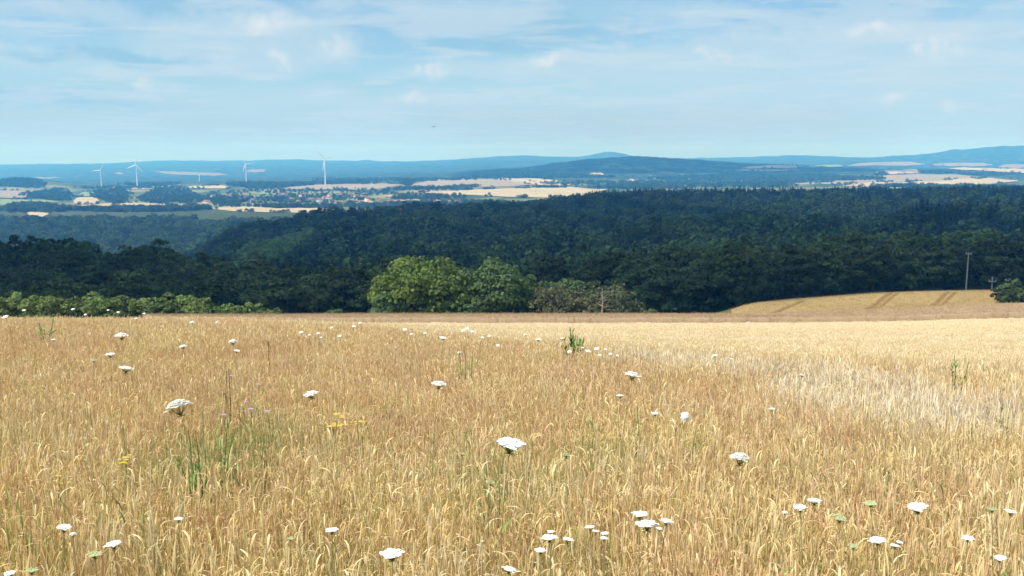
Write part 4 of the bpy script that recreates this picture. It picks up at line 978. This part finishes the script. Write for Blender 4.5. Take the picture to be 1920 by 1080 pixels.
for (u, v, px) in TINY: wild_carrot(u, v, px * .8, 0, 'tiny pale umbel against the hedge at the left meadow crest', 'tiny umbels at the left meadow crest', 'white', None, (.75, .9, 1.05, 1.2), -.35)
TINY = [(565, 624, 8), (580, 628, 6), (597, 626, 7), (602, 633, 5), (637, 630, 7), (663, 612, 7), (675, 606, 6), (622, 615, 6), (759, 618, 8), (772, 627, 6), (797, 625, 6), (868, 620, 8), (876, 616, 8), (886, 622, 7), (905, 633, 6), (917, 630, 6), (934, 648, 7)]
for (u, v, px) in TINY: wild_carrot(u, v, px * 1.0, 0, 'tiny white umbel along the meadow edge in front of the wheat', 'tiny umbels along the wheat edge', 'white', None, (.7, .8, .9, 1.0, 1.1), -.35)
TINY = [(1068, 660, 8), (1103, 659, 10), (1118, 654, 9), (1125, 666, 6), (1093, 652, 5), (1145, 664, 6), (1158, 667, 6), (1135, 655, 5)]
for (u, v, px) in TINY: wild_carrot(u, v, px * 1.0, 0, 'tiny white umbel in the loose cluster just right of the green tuft', 'tiny umbels right of the green tuft', 'white', None, (.72, .8, .9), -.35)

def weed(name, u, v, hpx, label, stems, spread, mat, cols, leafL, leafW, up=1.0, cat='weed', flower=None, fsize=.008, nfl=5, top=.0):
    """a leafy plant whose top reaches photo row v; hpx its visible height in photo pixels"""
    x, y = hit(u, v + hpx, .50 if v > 700 else .60); z = h1(x, y); hh = (CZ - sl(v) * y) - z
    t = empty(name, (x, y, z)); tag(t, label, cat); r = np.random.default_rng(int(u + v * 3)); ks = max(1.0, min(3.0, y / 5.5)); leafL *= ks ** .5; leafW *= ks; fsize *= 1.2 if flower == 'yellow' else 1.5
    for k in range(stems):
        a = r.uniform(0, 6.28); hk = hh * r.uniform(.72, 1.0) if k else hh; sp = spread * r.uniform(.2, 1); m = MB(); s = np.linspace(0, 1, 6)[:, None]
        end = np.array([math.cos(a) * sp, math.sin(a) * sp, hk]); pth = np.array([math.cos(a), math.sin(a), 0]) * .02 * (1 - s) + end * s + np.array([math.cos(a + 1), math.sin(a + 1), 0]) * .02 * np.sin(s * 6)
        m.tube(pth, np.linspace(.0042, .0018, 6) * ks, 5, cols[0])
        if leafL:
            for j in range(int(5 + hk * 14)):
                w = r.uniform(.1, .97); i = min(4, int(w * 5)); p = pth[i] + (pth[i + 1] - pth[i]) * (w * 5 - i); b = r.uniform(0, 6.28); c = np.array(cols[r.integers(len(cols))]) * r.uniform(.8, 1.25)
                leaf_spray(m, p, (math.cos(b), math.sin(b), up * r.uniform(.6, 1.4)), leafL * r.uniform(.6, 1.2) * (1.15 - .6 * w), leafW * r.uniform(.7, 1.2), c)
        obj('stem', m.mesh('stem', M[mat]), t)
        if flower:
            for j in range(nfl):
                p = pth[-1] + np.array([r.normal(0, fsize * 1.6), r.normal(0, fsize * 1.6), abs(r.normal(0, fsize))]) if nfl > 1 else pth[-1]
                fm = MB(); K = 8
                for q in range(K):
                    b = q / K * 6.283; d = np.array([math.cos(b), math.sin(b), .25]); sd = np.array([-math.sin(b), math.cos(b), 0])
                    ribbon(fm, np.array([p, p + d * fsize * .6, p + d * fsize]), [fsize * .1, fsize * .28, fsize * .1], sd, (1, 1, 1), (1, 1, 1))
                th = np.arange(6) / 6 * 6.283
                fm.add(np.vstack([np.stack([p[0] + fsize * .4 * np.cos(th), p[1] + fsize * .4 * np.sin(th), np.full(6, p[2])], 1), p + [0, 0, fsize * .55]]), [(q, (q + 1) % 6, 6) for q in range(6)], (.95, .9, .8))
                obj('flower_head', fm.mesh('flower_head', M[flower]), t)
    return t
GC = [(.17, .27, .07), (.22, .32, .10), (.28, .36, .14), (.36, .40, .18)]
GC2 = [(.25, .31, .11), (.34, .38, .16), (.44, .45, .22)]
weed('green_tuft', 1076, 614, 40, 'upright green tuft of stalks standing out against the wheat', 16, .17, 'green', GC, .13, .007, 2.2)
weed('green_stalk_plant', 1196, 762, 70, 'tall narrow green stalk below the domed white umbel', 2, .03, 'green', GC, .07, .006, 1.0)
weed('green_leafy_weed', 1304, 806, 45, 'small green weed under the egg shaped umbel', 3, .06, 'green', GC, .08, .006)
weed('green_leafy_weed', 1112, 822, 60, 'grey-green leafy weed left of the tall narrow stalk', 5, .09, 'green', GC2, .09, .007)
weed('green_leafy_weed', 390, 790, 110, 'large bright green leafy weed below the largest umbel', 10, .16, 'green', GC, .14, .007, 1.5)
weed('green_leafy_weed', 372, 850, 70, 'deep green grassy tuft at the base of the bright green weed', 8, .07, 'green', GC[:2], .15, .006, 2.0)
weed('green_leafy_weed', 495, 815, 70, 'thin green weed right of the bright green patch', 4, .06, 'green', GC, .10, .005, 1.6)
weed('green_leafy_weed', 930, 880, 60, 'green grassy weed below the wide flat umbel', 7, .12, 'green', GC2, .12, .005, 1.8)
weed('green_leafy_weed', 82, 597, 26, 'green weed on the meadow crest at the left', 5, .22, 'green', GC2, .16, .010, 1.5)
weed('green_leafy_weed', 1800, 668, 30, 'green weed standing at the wheat edge on the right', 4, .10, 'green', GC, .10, .007, 1.6)
weed('green_leafy_weed', 1880, 755, 40, 'dark green weed in the pale grass near the right edge', 4, .05, 'green', GC, .08, .005, 1.8)
weed('green_leafy_weed', 165, 745, 45, 'thin green weed at the left above the yellow flowers', 3, .04, 'green', GC2, .07, .004, 1.8)
weed('green_leafy_weed', 875, 650, 40, 'olive weed below the wheat edge left of the green tuft', 4, .12, 'green', GC2, .09, .006, 1.5)
weed('pale_dry_weed', 868, 988, 50, 'bleached pale dry weed with split stalks near the bottom middle', 6, .05, 'straw', [(.80, .70, .50), (.72, .60, .40)], .06, .006, 1.4)
weed('pale_dry_weed', 905, 1003, 40, 'bleached fluffy seed head beside the pale split stalks', 2, .02, 'straw', [(.84, .76, .58), (.78, .68, .48)], .04, .006, .6)
weed('brown_dock', 428, 692, 70, 'dark brown branching dock stalk above the lilac flowers', 3, .05, 'stalk_brown', [(1, 1, 1), (1.1, .9, .8)], .03, .004, 1.6)
weed('brown_dock', 503, 640, 36, 'thin dark brown stalk at the upper left of the meadow', 1, .02, 'stalk_brown', [(1, 1, 1)], .03, .003, 1.6)
weed('ragwort', 632, 782, 40, 'larger yellow flowering ragwort left of the middle', 4, .05, 'green', GC2, .05, .005, 1, 'wildflower', 'yellow', .011, 7)
weed('ragwort', 674, 795, 30, 'smaller yellow flowering ragwort right of the larger one', 3, .04, 'green', GC2, .05, .005, 1, 'wildflower', 'yellow', .009, 4)
weed('ragwort', 243, 860, 40, 'bright yellow ragwort at the left', 3, .035, 'green', GC2, .05, .005, 1, 'wildflower', 'yellow', .009, 6)
weed('ragwort', 115, 893, 30, 'faint yellow ragwort near the left edge', 2, .02, 'green', GC2, .05, .005, 1, 'wildflower', 'yellow', .008, 2)
weed('ragwort', 1097, 738, 25, 'faint yellow flower left of the tall narrow stalk', 2, .03, 'green', GC2, .05, .005, 1, 'wildflower', 'yellow', .009, 2)
for (u, v, lb) in ((436, 705, 'uppermost lilac flower on the dark dock stalk'), (487, 721, 'lilac flower alone right of the dark stalk'), (462, 754, 'lilac flower at the top of the lower lilac group'), (456, 772, 'lilac flower low in the middle of the group'),
                   (470, 768, 'lilac flower right of the middle of the lower group'), (503, 772, 'lilac flower at the right of the lower group'), (421, 779, 'bluish lilac flower at the left of the lower group')):
    weed('lilac_flower', u, v, 26, lb, 1, .01, 'stalk', [(1, 1, 1)], .04, .003, 1.5, 'wildflower', 'purple', .013, 1)

# ------------------------------------------------------------------ a bird far out over the valley
r = ray(813, 238); k = 190 / r.y; b = empty('bird', (r.x * k, 190, CZ + r.z * k), .6); tag(b, 'tiny dark bird flying in the pale sky', 'bird')
m = MB(); m.tube([(0, -.24, 0), (0, -.16, .01), (0, 0, .02), (0, .16, 0), (0, .3, -.01)], [.012, .045, .07, .04, .01], 8); obj('body', m.mesh('body', M['bird'], True), b)
for s in (-1, 1):
    m = MB(); V = []
    for w, zz, c0, c1 in ((.04, .03, -.10, .10), (.22, .12, -.13, .08), (.42, .10, -.08, .08), (.58, .03, .0, .06)): V += [(s * w, c0, zz), (s * w, c1, zz), (s * w, c1, zz - .015), (s * w, c0, zz - .015)]
    m.add(V, [(i * 4 + j, i * 4 + (j + 1) % 4, i * 4 + 4 + (j + 1) % 4, i * 4 + 4 + j) for i in range(3) for j in range(4)] + [(12, 13, 14, 15)]); obj('wing', m.mesh('wing', M['bird']), b)
m = MB(); m.add([(-.03, .26, 0), (.03, .26, 0), (.09, .44, 0), (-.09, .44, 0), (0, .3, -.02)], [(0, 1, 2, 3)]); obj('tail', m.mesh('tail', M['bird']), b)

# ------------------------------------------------------------------ unseen clouds, placed and shaped to shade the woods and far hill
def cloud_mat(name, thin):
    def bld(nt, N, L):
        d = N.new('ShaderNodeBsdfDiffuse'); d.inputs[0].default_value = (.9, .9, .9, 1)
        t_ = N.new('ShaderNodeBsdfTranslucent'); t_.inputs[0].default_value = (.85, .87, .9, 1)
        mx = N.new('ShaderNodeMixShader'); mx.inputs[0].default_value = .5; L.new(d.outputs[0], mx.inputs[1]); L.new(t_.outputs[0], mx.inputs[2])
        tr = N.new('ShaderNodeBsdfTransparent'); m2 = N.new('ShaderNodeMixShader'); m2.inputs[0].default_value = thin; L.new(mx.outputs[0], m2.inputs[1]); L.new(tr.outputs[0], m2.inputs[2]); return m2.outputs[0]
    return material(name, bld)
M['cloud'] = cloud_mat('cloud', .5); M['thin_cloud'] = cloud_mat('thin_cloud', .70)
def cloud(poly, z_ground, alt, thick, seed, label, mat='cloud'):
    """an unseen flat-bottomed cloud, outlined so that its shadow covers `poly` on the ground"""
    k = (alt - z_ground) / sdir.z; off = np.array([sdir.x, sdir.y]) * k
    poly = np.array(poly, float); c = poly.mean(0)
    seg = np.linalg.norm(np.roll(poly, -1, 0) - poly, axis=1); cum = np.concatenate([[0], np.cumsum(seg)]); NA, NR = 160, 26
    s = np.linspace(0, cum[-1], NA, endpoint=False); cl_ = np.vstack([poly, poly[:1]])
    ring = np.stack([np.interp(s, cum, cl_[:, 0]), np.interp(s, cum, cl_[:, 1])], 1)
    ring = ring + np.stack([wob(ring[:, 0], ring[:, 1], 120, seed), wob(ring[:, 0], ring[:, 1], 120, seed + 1)], 1) * 5
    V = [(c[0] + off[0], c[1] + off[1], alt + thick)]; rr_ = np.linspace(0, 1, NR + 1)[1:]
    for sg in (1, -1):
        for q in rr_:
            if sg < 0 and q == 1: continue
            p = c + (ring - c) * q; hgt = math.sqrt(max(0, 1 - q ** 4)) * (thick if sg > 0 else thick * .15)
            lump = wob(p[:, 0], p[:, 1], 260, seed + 3) * .35 + wob(p[:, 0], p[:, 1], 110, seed + 4) * .18
            V += list(np.stack([p[:, 0] + off[0], p[:, 1] + off[1], alt + sg * hgt * (1 + lump)], 1))
    V.append((c[0] + off[0], c[1] + off[1], alt - thick * .15)); V = np.array(V); f4 = []; f3 = []
    up = lambda i, j: 1 + i * NA + j % NA
    dn = lambda i, j: up(NR - 1, j) if i == NR - 1 else 1 + NR * NA + i * NA + j % NA
    for j in range(NA):
        f3.append((0, up(0, j), up(0, j + 1))); f3.append((len(V) - 1, dn(0, j + 1), dn(0, j)))
        for i in range(NR - 1):
            f4.append((up(i, j), up(i + 1, j), up(i + 1, j + 1), up(i, j + 1))); f4.append((dn(i, j + 1), dn(i + 1, j + 1), dn(i + 1, j), dn(i, j)))
    o = obj('cloud', mesh('cloud', V, [np.array(f3), np.array(f4)], M[mat], True)); tag(o, label, 'cloud', 'unseen clouds shaped for shade', kind='structure')
cloud([(-205, 189), (-120, 188), (-40, 189), (0, 190), (45, 190), (75, 205), (110, 232), (150, 238), (420, 238), (700, 430), (520, 640), (330, 830), (180, 1120), (150, 1500), (20, 1720), (-160, 1650), (-205, 1350), (-236, 1120), (-206, 900), (-186, 720), (-212, 640), (-200, 560), (-200, 380)], -60, 1150, 230, 91, 'broad unseen cloud shaped to shade the wooded spur')
cloud([(-440, 192), (-150, 188), (-150, 380), (-150, 560), (-205, 640), (-258, 720), (-300, 900), (-340, 1120), (-310, 1400), (-420, 1500), (-560, 1300), (-560, 900), (-480, 500)], -60, 1390, 200, 95, 'smaller unseen cloud shaped to shade the wood on the left')
cloud([(690, 440), (1100, 700), (1500, 1300), (1300, 1900), (700, 1900), (160, 1860), (100, 1650), (170, 1480), (190, 1130), (340, 840), (530, 650)], -70, 1250, 90, 99, 'thin unseen cloud added to half shade the right side of the forest', 'thin_cloud')
cloud([(-420, 5700), (300, 5500), (1300, 5650), (2300, 5700), (2700, 6300), (2500, 7300), (1400, 7700), (300, 7500), (-300, 6900)], -40, 1900, 260, 97, 'far unseen cloud added to shade the dark blue wooded hill')

# ------------------------------------------------------------------ haze
hm = bpy.data.materials.new('haze'); hm.use_nodes = True; nt = hm.node_tree; nt.nodes.clear()
pv = nt.nodes.new('ShaderNodeVolumePrincipled'); pv.inputs['Color'].default_value = (.065, .34, .80, 1); pv.inputs['Absorption Color'].default_value = (1, 1, 1, 1); pv.inputs['Density'].default_value = 0.00016; pv.inputs['Anisotropy'].default_value = 0.0
ho = nt.nodes.new('ShaderNodeOutputMaterial'); nt.links.new(pv.outputs[0], ho.inputs['Volume'])
zmax = 330.0; zmin = float(ZG.min()) - 30
b = MB(); X_ = 43000; b.box((0, 11950, (zmax + zmin) / 2), (X_, 12150, (zmax - zmin) / 2))
tag(obj('haze', b.mesh('haze', hm)), 'thin blue haze over the valley', 'haze', kind='stuff')
